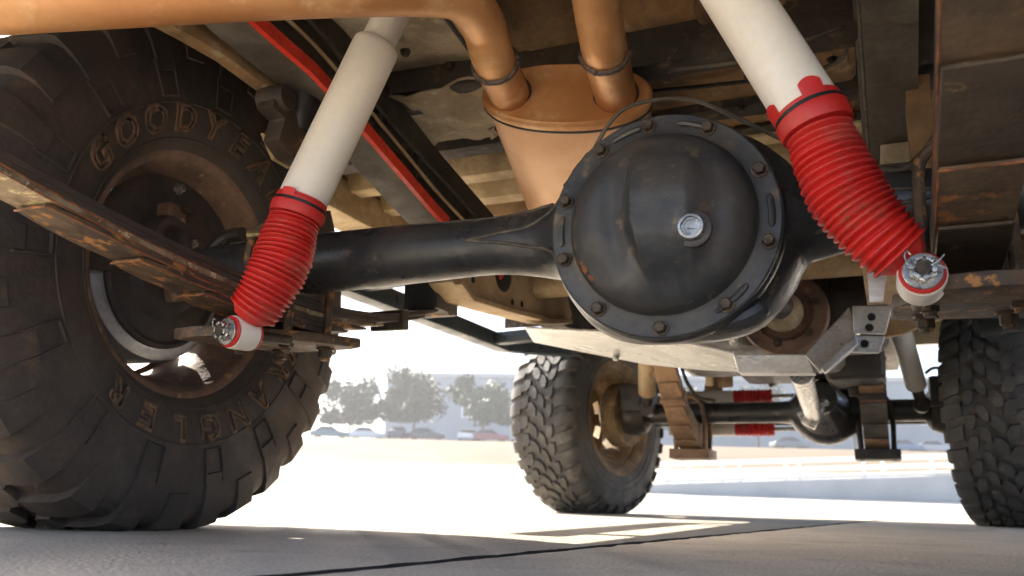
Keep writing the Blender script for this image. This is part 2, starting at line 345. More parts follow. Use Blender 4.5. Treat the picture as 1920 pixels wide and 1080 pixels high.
# long pale building
u0 = 150
bl = empty('building', loc=land(u0, 20, 5.8), world=True); tag(bl, 'long pale blue grey industrial building behind the trees', 'building')
def bldg_pt(l, z, du=0): return land(u0 - .10*(l) + du, l, z)
l0, l1, zt0, zt1 = lofU(722, u0+3), 95, 20.2, 20.2
b = B(); b.plate([bldg_pt(l0, 6), bldg_pt(l1, 6), bldg_pt(l1, 20), bldg_pt(l0, 20)], land(30, 0, 0)); b.build('wall', 'facade', bl)
b = B(); b.plate([bldg_pt(l0-.3, 20.02, -.4), bldg_pt(l1+.3, 20.02, -.4), bldg_pt(l1+.3, 20.8, -.4), bldg_pt(l0-.3, 20.8, -.4)], land(30.8, 0, 0)); b.build('parapet', 'ramp_wall', bl)
for i in range(12):
    l = l0 + 5 + i*8.5
    b = B(); b.plate([bldg_pt(l, 13, -.1), bldg_pt(l+4, 13, -.1), bldg_pt(l+4, 16, -.1), bldg_pt(l, 16, -.1)], land(.14, 0, 0)); wn = b.build('window', 'rail_white', bl)
    b = B(); b.plate([bldg_pt(l+.25, 13.25, -.13), bldg_pt(l+3.75, 13.25, -.13), bldg_pt(l+3.75, 15.75, -.13), bldg_pt(l+.25, 15.75, -.13)], land(.1, 0, 0)); b.build('pane', 'glass', wn)

# access ramp: retaining wall and two white railings
def rp(px, u, z): return land(u, lofU(px, u), z)
rw = B(); UA, UB = 46, 43.5
rw.plate([rp(1190, UA, -.1), rp(2150, UB, -.1), rp(2150, UB, 2.05), rp(1190, UA, .78)], land(1.9, 0, 0))
tag(rw.build('ramp_wall', 'ramp_wall', bevel=.02), 'pale grey wedge shaped concrete ramp wall behind the front wheels', 'wall')
def railing(du, dzz, label, pxs, p0):
    t = empty('railing', loc=rp(1400, UA+du, .8), world=True); tag(t, label, 'railing', 'white ramp railings')
    def top(px): f = (px-1190)/960; return UA + (UB-UA)*f + du, .78 + 1.27*f + dzz
    for k, h in enumerate((1.0, .55, .15)):
        b = B(); b.tube([rp(x, top(x)[0], top(x)[1]+h) for x in (p0, 1500, 1800, 2140)], .10, 8); b.build('rail', 'rail_white', t)
    for x in pxs:
        b = B(); u, z = top(x); b.tube([rp(x, u, z-.2), rp(x, u, z+1.03)], .085, 8); b.build('post', 'rail_white', t)
railing(.25, 0, 'white tube railing on the near edge of the ramp', (1250, 1385, 1495, 1615, 1742, 1880, 2020), 1235)
railing(1.65, .05, 'white tube railing on the far edge of the ramp', (1290, 1352, 1470, 1650, 1790, 1930), 1280)

# ================================================================= TRUCK
truck = empty('truck', loc=(CX, 2.4, 0), world=True)
tag(truck, 'lifted off road truck with red booted shocks and big dusty tyres', 'truck')
def group_part(name, loc, label=None):
    o = empty(name, truck, loc, world=True)
    if label: o['label'] = label
    return o

# ---------------------------------------------------------------- wheels
HALF = [(0, .428), (.06, .4275), (.118, .424), (.141, .414), (.151, .392), (.156, .354), (.157, .312), (.152, .270), (.138, .232), (.120, .212), (.108, .203)]
class Profile:
    def __init__(s):
        pts = spline([V((x, r, 0)) for x, r in HALF], 6); s.p = pts; s.s = [0]
        for a, b in zip(pts, pts[1:]): s.s.append(s.s[-1] + (b-a).length)
    def pt(s, q, h=0):
        g = 1 if q >= 0 else -1; q = min(abs(q), s.s[-1]-1e-6)
        i = max(k for k in range(len(s.s)-1) if s.s[k] <= q); t = (q-s.s[i])/(s.s[i+1]-s.s[i])
        p = s.p[i].lerp(s.p[i+1], t); d = (s.p[i+1]-s.p[i]).normalized(); n = V((-d.y, d.x, 0))
        return g*(p.x + n.x*h), p.y + n.y*h
    def s_of_r(s, r):
        return next(s.s[i] for i in range(len(s.p)) if s.p[i].y <= r)
PF = Profile()
FLAT = -.4285
def wp(x, r, a):
    z = r*math.cos(a); y = r*math.sin(a)
    return V((x, y, max(z, FLAT)))
def lug(b, ss, al, ar, h, ins=.12, skirt=-.004):
    """raised tread block following the tyre section: ss samples across, al/ar its angular edges"""
    rg = []; last = len(ss)-1
    for i, s in enumerate(ss):
        w_ = (ar[i]-al[i])*ins/2; e = .0025 if i == 0 else (-.0025 if i == last else 0)
        x0, r0 = PF.pt(s, skirt); x1, r1 = PF.pt(s+e, h[i] if isinstance(h, list) else h)
        rg.append([wp(x0, r0, al[i]), wp(x1, r1, al[i]+w_), wp(x1, r1, ar[i]-w_), wp(x0, r0, ar[i])])
    b.rings(rg)
def carcass(b, n=144):
    S = PF.s[-1]; prof_ = [PF.pt(-S + 2*S*k/60) for k in range(61)]
    rg = [[wp(x, r, 2*math.pi*j/n) for j in range(n)] for x, r in prof_]
    b.rings(rg, cap=False)
def lin(a, b, n): return [a + (b-a)*i/(n-1) for i in range(n)]
# rear tyre: big shoulder lugs that run down the sidewall
def rear_tyre():
    b = B(); carcass(b); N = 30; P = 2*math.pi/N
    for k in range(N):
        for sg in (1, -1):
            a = (k + (.5 if sg < 0 else 0))*P; long_ = k % 2 == 0
            s_end = PF.s_of_r(.345 if long_ else .372); n = 9
            ss = lin(.050, s_end, n); sk = [sg*P*.16*(1 - i/(n-1)) for i in range(n)]
            wd = [P*(.30 if i < n-3 else .27) for i in range(n)]
            lug(b, [sg*s for s in ss], [a+c-w_ for c, w_ in zip(sk, wd)], [a+c+w_ for c, w_ in zip(sk, wd)], [.0125 if abs(s) < .135 else 0.0125-.0088*min(1, (abs(s)-.135)/.03) for s in ss])
            # raised rim of the pocket on the side of every second lug
            if long_:
                sa, sb = PF.s_of_r(.362), PF.s_of_r(.298)
                for (q0, q1, w0, w1) in ((sa, sb, -.30, -.25), (sa, sb, .25, .30)):
                    m_ = lin(q0, q1, 5); lug(b, [sg*s for s in m_], [a+P*w0]*5, [a+P*w1]*5, .0045)
                m_ = lin(sb-.006, sb, 2); lug(b, [sg*s for s in m_], [a-P*.30]*2, [a+P*.30]*2, .0045)
            # centre block
            c0 = a + P*.35; ss = lin(.004, .058, 4)
            wv = [P*.20, P*.30, P*.30, P*.18]; of = [0, sg*P*.10, sg*P*.16, sg*P*.24]
            lug(b, [sg*s for s in ss], [c0+o-w_ for o, w_ in zip(of, wv)], [c0+o+w_ for o, w_ in zip(of, wv)], .0120)
    for r in (.236, .292):   # moulded rings on the sidewall
        for sg in (1, -1):
            s_ = PF.s_of_r(r); x, rr = PF.pt(sg*s_, 0)
            b.lathe((0, 0, 0), (1, 0, 0), [(rr+.002, x), (rr+.0006, x+sg*.0022), (rr-.0006, x+sg*.0022), (rr-.002, x)], 96, cap=False)
    return b.mesh('rear_tyre', sharp=28)
def front_tyre():
    b = B(); carcass(b); N = 34; P = 2*math.pi/N
    for k in range(N):
        for sg in (1, -1):
            a = (k + (.5 if sg < 0 else 0))*P; rnd = random.Random(k*2+sg)
            s_end = PF.s_of_r(.388 if k % 2 else .398); ss = lin(.088, s_end, 7)
            sk = [sg*P*.05*(i-3) for i in range(7)]; w_ = P*.355
            lug(b, [sg*s for s in ss], [a+c-w_ for c in sk], [a+c+w_ for c in sk], .0135, ins=.16)
            ss = lin(.046, .082, 4); c0 = a + P*(.42 if k % 2 else .36); wv = [P*.22, P*.37, P*.37, P*.24]; of = [-sg*P*.12, 0, 0, sg*P*.14]
            lug(b, [sg*s for s in ss], [c0+o-x for o, x in zip(of, wv)], [c0+o+x for o, x in zip(of, wv)], .0135, ins=.16)
            ss = lin(.004, .041, 4); c0 = a + P*(.05 if k % 2 else -.03); wv = [P*.24, P*.38, P*.36, P*.22]; of = [sg*P*.16, sg*P*.05, -sg*P*.05, -sg*P*.16]
            lug(b, [sg*s for s in ss], [c0+o-x for o, x in zip(of, wv)], [c0+o+x for o, x in zip(of, wv)], .0130, ins=.16)
    for r in (.24, .30, .33):
        for sg in (1, -1):
            s_ = PF.s_of_r(r); x, rr = PF.pt(sg*s_, 0)
            b.lathe((0, 0, 0), (1, 0, 0), [(rr+.002, x), (rr+.0006, x+sg*.002), (rr-.0006, x+sg*.002), (rr-.002, x)], 96, cap=False)
    return b.mesh('front_tyre', sharp=28)
def rim_mesh():
    b = B()
    pr = [(.205, .119), (.216, .123), (.223, .120), (.224, .114), (.216, .111), (.205, .108), (.200, .090), (.186, .070), (.178, .030), (.178, -.045), (.196, -.085), (.205, -.108), (.222, -.114), (.224, -.121), (.216, -.123), (.203, -.118)]
    inner = [(.198, -.112), (.191, -.088), (.173, -.047), (.172, .030), (.181, .072), (.195, .094), (.199, .112)]
    b.lathe((0, 0, 0), (1, 0, 0), pr+inner, 96, cap=False, closed=True)
    # wheel centre with hand holes
    n = 80; rs = [.055, .075, .105, .137, .166, .176]; xs = [-.070, -.078, -.082, -.070, -.052, -.046]
    vs = []; fs = []
    for sd in (0, .005):
        for r, x in zip(rs, xs):
            vs += [V((x+sd, r*math.sin(2*math.pi*j/n), r*math.cos(2*math.pi*j/n))) for j in range(n)]
    o2 = n*len(rs)
    for i in range(len(rs)-1):
        for j in range(n):
            if i == 3 and j % 10 in (2, 3, 4, 5, 6): continue
            q = (i*n+j, i*n+(j+1) % n, (i+1)*n+(j+1) % n, (i+1)*n+j); fs += [q, tuple(k+o2 for k in q)]
    b.add(vs, fs)
    return b.mesh('rim')
T_REAR, T_FRONT, RIM = rear_tyre(), front_tyre(), rim_mesh()
T_REAR.materials.append(M['rubber_dusty']); T_FRONT.materials.append(M['rubber_grey'])
RIM2 = RIM.copy(); RIM.materials.append(M['rim_rust']); RIM2.materials.append(M['rim_mud'])
mb = B(); mb.rings([[wp(*((lambda q: (PF.pt(q, .0028)))(PF.s_of_r(r))), 2*math.pi*j/96) for j in range(96)] for r in [.264, .258, .25, .242, .234, .226, .218]], cap=False)
mb.rings([[wp(*((lambda q: (PF.pt(q, .0002)))(PF.s_of_r(r))), 2*math.pi*j/96) for j in range(96)] for r in [.268, .264]], cap=False)
MUD = mb.mesh('mud_ring'); MUD.materials.append(M['rim_mud'])
def letter(ch, phi, r, size, parent):
    cu = bpy.data.curves.new('letter', 'FONT'); cu.body = ch; cu.size = size; cu.align_x = 'CENTER'; cu.align_y = 'CENTER'
    cu.fill_mode = 'NONE'; cu.bevel_depth = .0024; cu.bevel_resolution = 1; cu.resolution_u = 4; cu.shear = .12; cu.offset = .0009
    tmp = bpy.data.objects.new('tmp', cu); sc.collection.objects.link(tmp)
    dg = bpy.context.evaluated_depsgraph_get(); me = bpy.data.meshes.new_from_object(tmp.evaluated_get(dg)); bpy.data.objects.remove(tmp)
    me.materials.clear(); me.materials.append(M['letter'])
    for v in me.vertices:
        x, y, z = v.co; rr = r + y*1.0; a = phi + x/r*1.12
        s_ = PF.s_of_r(rr); xx, r2 = PF.pt(s_, .0012+z*.8)
        v.co = wp(xx, r2, a)
    me.name = 'letter'
    return link('letter', me, None, parent)
def wheel(loc, rz, tyre, rim, label, mud=False, letters=False):
    e = empty('wheel', truck, loc, rz); e['label'] = label
    link('tyre', tyre, None, e); link('rim', rim, None, e)
    if mud: link('mud_ring', MUD, None, e)
    if letters:
        for k, ch in enumerate('GOODYEAR'): letter(ch, R(-62 + 14.8*k), .2665, .059, e)
        for k, ch in enumerate('WRANGLER'): letter(ch, R(106 + 15.2*k), .2665, .057, e)
    return e
WZ = .428
W_RL = wheel((-1.247, 1.142, WZ*1.035), 0, T_REAR, RIM, 'big dusty left rear wheel with outlined raised tyre lettering', letters=True)
W_RR = wheel((2*CX+1.247, 1.142, WZ*1.035), math.pi, T_REAR, RIM, 'right rear wheel outboard of the right spring')
W_FL = wheel((-1.252, 3.855, WZ), R(-14.6), T_FRONT, RIM2, 'left front wheel with mud ringed rim and chunky grey tread', mud=True)
W_FR = wheel((.446, 3.779, WZ), R(180-14.6), T_FRONT, RIM2, 'right front wheel showing only its blocky grey tread', mud=True)
for e in (W_RL, W_RR): e.scale = (1, 1.035, 1.035)
for e in (W_RL, W_RR, W_FL, W_FR):
    e.matrix_parent_inverse = Matrix.Translation(-V(truck['wloc']))

# ---------------------------------------------------------------- rear axle
AY, AZ = 1.136, .436
DC = at(1240, 418, Y=1.03); DX, DZ = DC.x, DC.z
ax = group_part('rear_axle', (DX, AY, AZ), 'black painted rear axle housing with round bolted differential cover')
def smax(a, b, k=.05):
    h = max(k-abs(a-b), 0)/k; return max(a, b) + h*h*k*.25
def rear_housing():
    b = B(); rg = []; n = 40; RC = .142
    xs = lin(-1.10, -.56, 14) + lin(-.55, .09, 64)[0:] + lin(.10, .30, 6)
    for x in xs:
        dx = x-DX; c = (-smax(-math.sqrt(.161**2-dx*dx), -.139, .03) if abs(dx) < .160 else -.6*(abs(dx)-.160))
        tr = .0485 if x < -.75 else (.0485 - .006*min(1, (x+.75)/.2) if x < -.3 else .044)
        fl = .05*math.exp(-((abs(dx)-.13)/.085)**2)            # flare where the tube enters the centre
        zt = smax(DZ + c, AZ + tr + fl*.2, .10); zb = -smax(-(DZ - c), -(AZ - tr - fl*.2), .10)
        f = max(0, 1-max(0, abs(dx)-.08)/.14); f = f*f*(3-2*f)
        hy = tr*(1-f) + .088*f; e = 2 + .9*f; zc = (zt+zb)/2; hz = (zt-zb)/2; yc = AY - .018*f
        ring = []
        for j in range(n):
            t = 2*math.pi*j/n; cs, sn = math.cos(t), math.sin(t)
            ring.append(V((x, yc - hy*math.copysign(abs(cs)**(2/e), cs), zc + hz*math.copysign(abs(sn)**(2/e), sn))))
        rg.append(ring)
    b.rings(rg); b.rg = rg; return b
hb_ = rear_housing(); HOUSE = hb_.rg; hb_.build('housing', 'black_paint', ax, sharp=50)
# weld seams where tube and centre pressings meet
def seam(pts, r):
    rg = HOUSE; out = []
    for x, t in pts:
        k = min(range(len(rg)), key=lambda q: abs(rg[q][0].x-x)); j = int(round(t/360*40)) % 40; out.append(rg[k][j])
    b = B(); b.tube(spline(out, 5), r, 8); b.build('weld_seam', 'weld_dark', ax)
seam([(-.55, 0), (-.50, 9), (-.45, 18), (-.41, 36), (-.385, 45)], .0030)
seam([(-.55, 0), (-.50, 351), (-.45, 342), (-.41, 333), (-.385, 315)], .0030)
seam([(-1.0, 81), (-.85, 81), (-.7, 81), (-.55, 72), (-.48, 72), (-.42, 63)], .0026)
seam([(.12, 0), (.06, 9), (.0, 18), (-.06, 36)], .003); seam([(.12, 0), (.06, 351), (.0, 342), (-.06, 324)], .003)
FY = 1.040                                               # plane of the cover flange (towards the camera is -Y)
b = B(); b.lathe((DX, FY+.018, DZ), (0, -1, 0), [(.150, 0), (.1515, .003), (.1515, .013), (.149, .018), (.120, .018), (.12, 0)], 96, cap=False)
b.build('housing_flange', 'black_paint', ax)
b = B(); b.lathe((DX, FY-.001, DZ), (0, -1, 0), [(.146, 0), (.149, .0015), (.149, .006), (.1465, .008), (.126, .008), (.121, .010), (.118, .016), (.118, 0)], 96, cap=False)
b.build('cover_flange', 'cover_paint', ax)
def dome_h(x, z):
    t = min(1, math.hypot(x, z)/.1195); h = .048*(1-t**4.0)**.60; dd = 1-t**6
    xe = -.019 + .20*max(0, -z-.015)                    # foot of the pressed ridge leans to the right near the bottom
    hp = .083 - (2.3*(xe-x) if x < xe else .12*(x-xe) + .85*max(0, x-.046)) - 5.5*max(0, z-.008)**2 - 6.5*max(0, -z-.012)**2
    h = smax(h, hp*dd, .009)
    h -= dd*.009*math.exp(-((x-xe+.036)/.015)**2)*min(1, max(0, 1-(max(0, abs(z)-.04)/.05)))
    h += dd*.006*math.exp(-((x+.066)/.03)**2 - ((z-.045)/.035)**2)
    h -= dd*.014*math.exp(-((x+.085)/.03)**2 - ((z+.07)/.028)**2)      # sunken lower left pocket
    return h + noise.noise(V((x*40, z*40, 3)))*.0009
def cover_dome():
    b = B(); nr, n = 34, 140; rg = []
    for i in range(nr):
        t = 1-(i/(nr-1))*.985; ring = []
        for j in range(n):
            q = 2*math.pi*j/n; r0 = .1195*t; x, z = r0*math.cos(q), r0*math.sin(q)
            h = dome_h(x, z)
            ring.append(V((DX+x, FY-.009-h, DZ+z)))
        rg.append(ring)
    b.rings(rg, cap=False); b.f.append(tuple((nr-1)*n+j for j in range(n)))
    return b
cover = cover_dome().build('differential_cover', 'cover_paint', ax, sharp=60)
for px, py in [(1213, 225), (1327, 238), (1408, 325), (1418, 447), (1350, 556), (1238, 603), (1122, 577), (1052, 488), (1050, 375), (1120, 275)]:
    p = at(px, py, Y=FY-.012); v = V((p.x-DX, 0, p.z-DZ)); v = v.normalized()*.1355
    q = V((DX, FY-.0085, DZ)) + v
    b = B(); b.hexbolt(q, (0, -1, 0), .0078, .0115); b.build('cover_bolt', 'bolt', ax)
# raised ribs pressed into the flange between the bolts
for a0, a1 in ((-8, 10), (-62, -40), (62, 80), (100, 118), (170, 188)):
    b = B(); b.tube([V((DX+.1355*math.cos(R(a)), FY-.0095, DZ+.1355*math.sin(R(a)))) for a in lin(a0, a1, 10)], [.002]+[.0045]*8+[.002], 8); b.build('flange_rib', 'cover_paint', ax)
# fill plug
pq = at(1296, 426, Y=FY-.075)
for _ in range(4): pq = at(1296, 426, Y=FY-.012-dome_h(pq.x-DX, pq.z-DZ))
b = B(); b.lathe(pq + V((0, .012, 0)), (0, -1, 0), [(.023, 0), (.0225, .007), (.0185, .009)], 32); b.build('plug_boss', 'cover_paint', ax)
b = B(); b.lathe(pq + V((0, .004, 0)), (0, -1, 0), [(.0165, 0), (.0165, .007), (.0148, .0095), (.012, .0098), (.011, .008), (.0005, .008)], 28)
b.tube([pq + V((.0085*math.cos(a), -.0045, .0085*math.sin(a))) for a in lin(.4, 4.6, 12)], .0011, 6); b.tube([pq + V((-.004, -.0045, -.002)), pq + V((.005, -.0045, -.003))], .0011, 6)
b.build('fill_plug', 'zinc', ax)
# rust chip and dirt lump at the lower left of the cover
for (px, py, s) in ((1096, 505, .0062), (1108, 522, .0050), (1090, 494, .0035)):
    p = at(px, py, Y=FY-.030)
    for _ in range(4): p = at(px, py, Y=FY-.009-dome_h(p.x-DX, p.z-DZ))
    b = B(); b.lathe(p, (-.6, -.7, -.4), [(s*1.1, -.003), (s, .0004), (s*.6, .0010), (s*.1, .0011)], 9); b.build('rust_chip', 'rust_chip', ax)
# lines and small hardware on the axle
b = B(); b.tube(spline([at(1085, 335, Y=1.06), at(1150, 222, Y=1.06), at(1215, 190, Y=1.08), at(1300, 188, Y=1.10), at(1390, 225, Y=1.10), at(1480, 268, Y=1.12), at(1560, 300, Y=1.15)], 8), .0030, 8); b.build('brake_line', 'hose', ax)
for px, py in ((1083, 318), (1100, 297), (1066, 345)):
    b = B(); b.box(at(px, py, Y=1.052), (.014, .008, .008), Matrix.Rotation(R(-50), 3, 'Y')); b.build('line_clip', 'bolt', ax, bevel=.0015)
p = at(1360, 606, Y=1.06)
b = B(); b.tube(spline([p + V((-.05, .01, .002)), p, p + V((.03, 0, .008)), p + V((.045, .005, .02))], 5), [.006, .010, .012, .0125, .0125, .0125, .013, .013, .013, .013, .0135, .0138, .0138, .0138, .0138, .012][:16], 10); b.build('drain_boss', 'black_paint', ax)
# pinion snout and rear driveshaft on the far side
b = B(); b.lathe((DX, 1.2, DZ+.01), (.02, 1, .08), [(.11, -.02), (.085, .06), (.062, .16), (.058, .2), (.075, .2), (.075, .225), (.03, .225)], 28); b.build('pinion_snout', 'black_paint', ax)

# left brake assembly seen inside the wheel
BXL = -1.247
b = B(); b.lathe((BXL, AY+.006, WZ*1.035), (1, 0, 0), [(.150, -.045), (.156, -.040), (.156, .040), (.152, .052), (.140, .058), (.12, .058)], 64); b.build('brake_drum', 'drum', ax)
b = B(); b.lathe((BXL+.059, AY+.006, WZ*1.035), (1, 0, 0), [(.132, 0), (.132, .006), (.125, .010), (.118, .004), (.085, .008), (.07, .022), (.055, .024)], 64); b.build('backing_plate', 'backing', ax)
n_ = 40; outer = [(.184*math.sin(a), .184*math.cos(a)) for a in lin(R(-100), R(80), n_)]; inner_ = [(.06*math.sin(a), .06*math.cos(a)) for a in lin(R(80), R(-100), n_)]
b = B(); b.prism(outer+inner_, (BXL+.066, AY+.006, WZ*1.035), (0, 1, 0), (0, 0, 1), .004); b.build('added_sky_shield', 'backing', ax)  # added half disc: blocks sky through the upper wheel slots, darkens the rim
bc = at(318, 455, X=-1.15)
b = B(); b.lathe(bc, (1, 0, 0), [(.052, -.05), (.050, .0), (.044, .012), (.030, .014), (.028, -.004), (.0, -.004)], 36); b.build('cylinder_boss', 'backing', ax)
b = B(); b.box(bc + V((-.02, .03, -.05)), (.05, .05, .10), Matrix.Rotation(.3, 3, 'X')); b.box(bc + V((-.02, .01, .05)), (.045, .045, .05)); b.build('caliper_bracket', 'rim_rust', ax, bevel=.008)
for px, py in ((333, 355), (345, 393), (357, 458), (230, 420)):
    b = B(); b.hexbolt(at(px, py, X=-1.145), (1, 0, .1), .0075, .014); b.build('bracket_bolt', 'zinc' if py in (355, 458) else 'bolt', ax)
b = B(); b.tube(spline([at(425, 510, X=-1.02), at(425, 478, X=-1.02), at(445, 462, X=-1.01), at(475, 460, X=-.99), at(500, 470, X=-.97)], 6), .0085, 10); b.build('brake_hose', 'hose', ax)
b = B(); b.tube(spline([at(350, 500, X=-1.10), at(390, 475, X=-1.07), at(425, 445, X=-1.04), at(455, 438, X=-1.0)], 6), .012, 10); b.build('parking_brake_cable', 'frame', ax)
p0, p1 = at(463, 440, X=-.93), at(505, 438, X=-.90); b = B(); b.tube([p0, p0.lerp(p1, .28), p0.lerp(p1, .3), p0.lerp(p1, .6), p0.lerp(p1, .62), p1], [.0072, .0072, .006, .006, .0075, .0075], 8); b.build('hose_fitting', 'brass', ax)

# ---------------------------------------------------------------- rear leaf springs
def leaf_spring(name, X0, X1, yc, zc, arf, arr, ends, width, th, label, mats, twist=0):
    """ends: list of (rear y, front y) per leaf from the main leaf down; X0,X1 centre x at the rear and front end"""
    e = group_part(name, ((X0+X1)/2, yc, zc), label)
    ya, yb = ends[0]
    for k, (y0, y1) in enumerate(ends):
        n = 26; rg = []; zz = -k*th*1.02
        for i in range(n):
            y = y0 + (y1-y0)*i/(n-1); f = (y-ya)/(yb-ya); x = X0 + (X1-X0)*f
            a = arr if y < yc else arf; z = zc + a*(y-yc)**2 + zz
            dz = 2*a*(y-yc); t = V((0, 1, dz)).normalized(); nn = V((0, -t.z, t.y))
            wv = width/2; tip = min((i)/(3.), (n-1-i)/3., 1)
            if k > 0: wv *= (.80 + .20*min(1, tip)**.5) if X0 < CX else (.96 + .04*min(1, tip))
            p = V((x, y, z)); sx = V((wv, 0, 0)); tt = th/2*(1 if k == 0 else (.5+.5*min(1, tip)))
            rg.append([p - sx - nn*tt, p + sx - nn*tt, p + sx + nn*tt, p - sx + nn*tt])
        b = B(); b.rings(rg); b.build('leaf', mats[k % len(mats)], e, bevel=.0012, segs=1)
        if k > 0 and th < .01 and (X0 < CX or k in (2, 4)):      # rust scale along the cut end and the lower inside edge
            a0, a1 = rg[0][0], rg[0][1]; b = B(); b.tube([a0.lerp(a1, f) + V((0, -.0006, .0005*math.sin(f*9+k))) for f in lin(0, 1, 9)], [.0014+.0009*noise.noise(V((f*9, k, 1))) for f in lin(0, 1, 9)], 6)
            i_ = 1 if X0 < CX else 0; b.tube([r_[i_] for r_ in rg[:12]], [.0012+.001*noise.noise(V((q*.8, k, 4))) for q in range(12)], 6); b.build('rust_scale', 'rust_chip', e)
    return e
REAR_ENDS = [(.37, 1.64), (.41, 1.56), (.50, 1.40), (.655, 1.34), (.80, 1.28), (.92, 1.22)]
ml = ['spring_dark', 'spring_dark', 'spring_tan', 'spring', 'spring', 'spring']
SPL = leaf_spring('leaf_spring', -.90, -.90, AY, .378, .36, .150, REAR_ENDS, .066, .0088, 'rusty left rear leaf spring crossing in front of the tyre', ml)
ml2 = ['spring_dark', 'spring_dark', 'spring_brown', 'spring_edge', 'spring_brown', 'spring_edge']
SPR = leaf_spring('leaf_spring', .085, .112, AY, .378, .36, .150, REAR_ENDS, .070, .0088, 'dark rusty right rear leaf spring at the right edge', ml2)
def spring_hardware(xc, sp, left):
    # bottom plate with a rounded tongue, two U-bolts, top pad
    pl = B(); pts = [(-.05, -.19), (.0, -.205), (.05, -.19), (.062, -.12), (.085, -.05), (.085, .10), (.05, .125), (-.06, .125), (-.085, .10), (-.085, -.05), (-.062, -.12)]
    pl.prism(pts, (xc, AY, .300), (1, 0, 0), (0, 1, .10), .017); pl.build('spring_plate', 'spring', sp, bevel=.005)
    for dy in (-.052, .052):
        u = B(); u.tube(spline([(xc-.046, AY+dy, .282), (xc-.046, AY+dy, AZ), (xc-.036, AY+dy, AZ+.045), (xc, AY+dy, AZ+.060), (xc+.036, AY+dy, AZ+.045), (xc+.046, AY+dy, AZ), (xc+.046, AY+dy, .282)], 6), .0072, 10); u.build('u_bolt', 'spring', sp)
        for s in (-1, 1):
            h = B(); h.hexbolt((xc+s*.046, AY+dy, .303), (0, 0, -1), .0115, .016); h.build('u_bolt_nut', 'bolt', sp)
    pd = B(); pd.box((xc, AY, .391), (.066, .12, .016)); pd.build('spring_pad', 'spring', sp, bevel=.002)
    # clips round the leaves ahead of the axle
    for y, a in ((1.46, .36),):
        z = .378 + a*(y-AY)**2
        c = B(); c.box((xc, y, z-.010), (.076, .026, .040), Matrix.Rotation(.13, 3, 'X')); c.build('spring_clip', 'frame', sp, bevel=.003)
    # front hanger
    h = B(); h.box((xc, 1.63, .52), (.085, .10, .13)); h.build('front_hanger', 'frame', sp, bevel=.006)
    e_ = B(); e_.lathe((xc-.04, 1.645, .478), (1, 0, 0), [(.026, 0), (.026, .08)], 20); e_.build('spring_eye', 'spring', sp)
    # rear shackle
    s_ = B(); z = .378 + .150*(.37-AY)**2
    for s in (-1, 1): s_.beam([(xc+s*.042, .37, z-.02), (xc+s*.042, .35, z+.24)], .008, .045, up=(0, 1, 0))
    s_.build('rear_shackle', 'spring', sp)
spring_hardware(-.90, SPL, True); spring_hardware(.104, SPR, False)

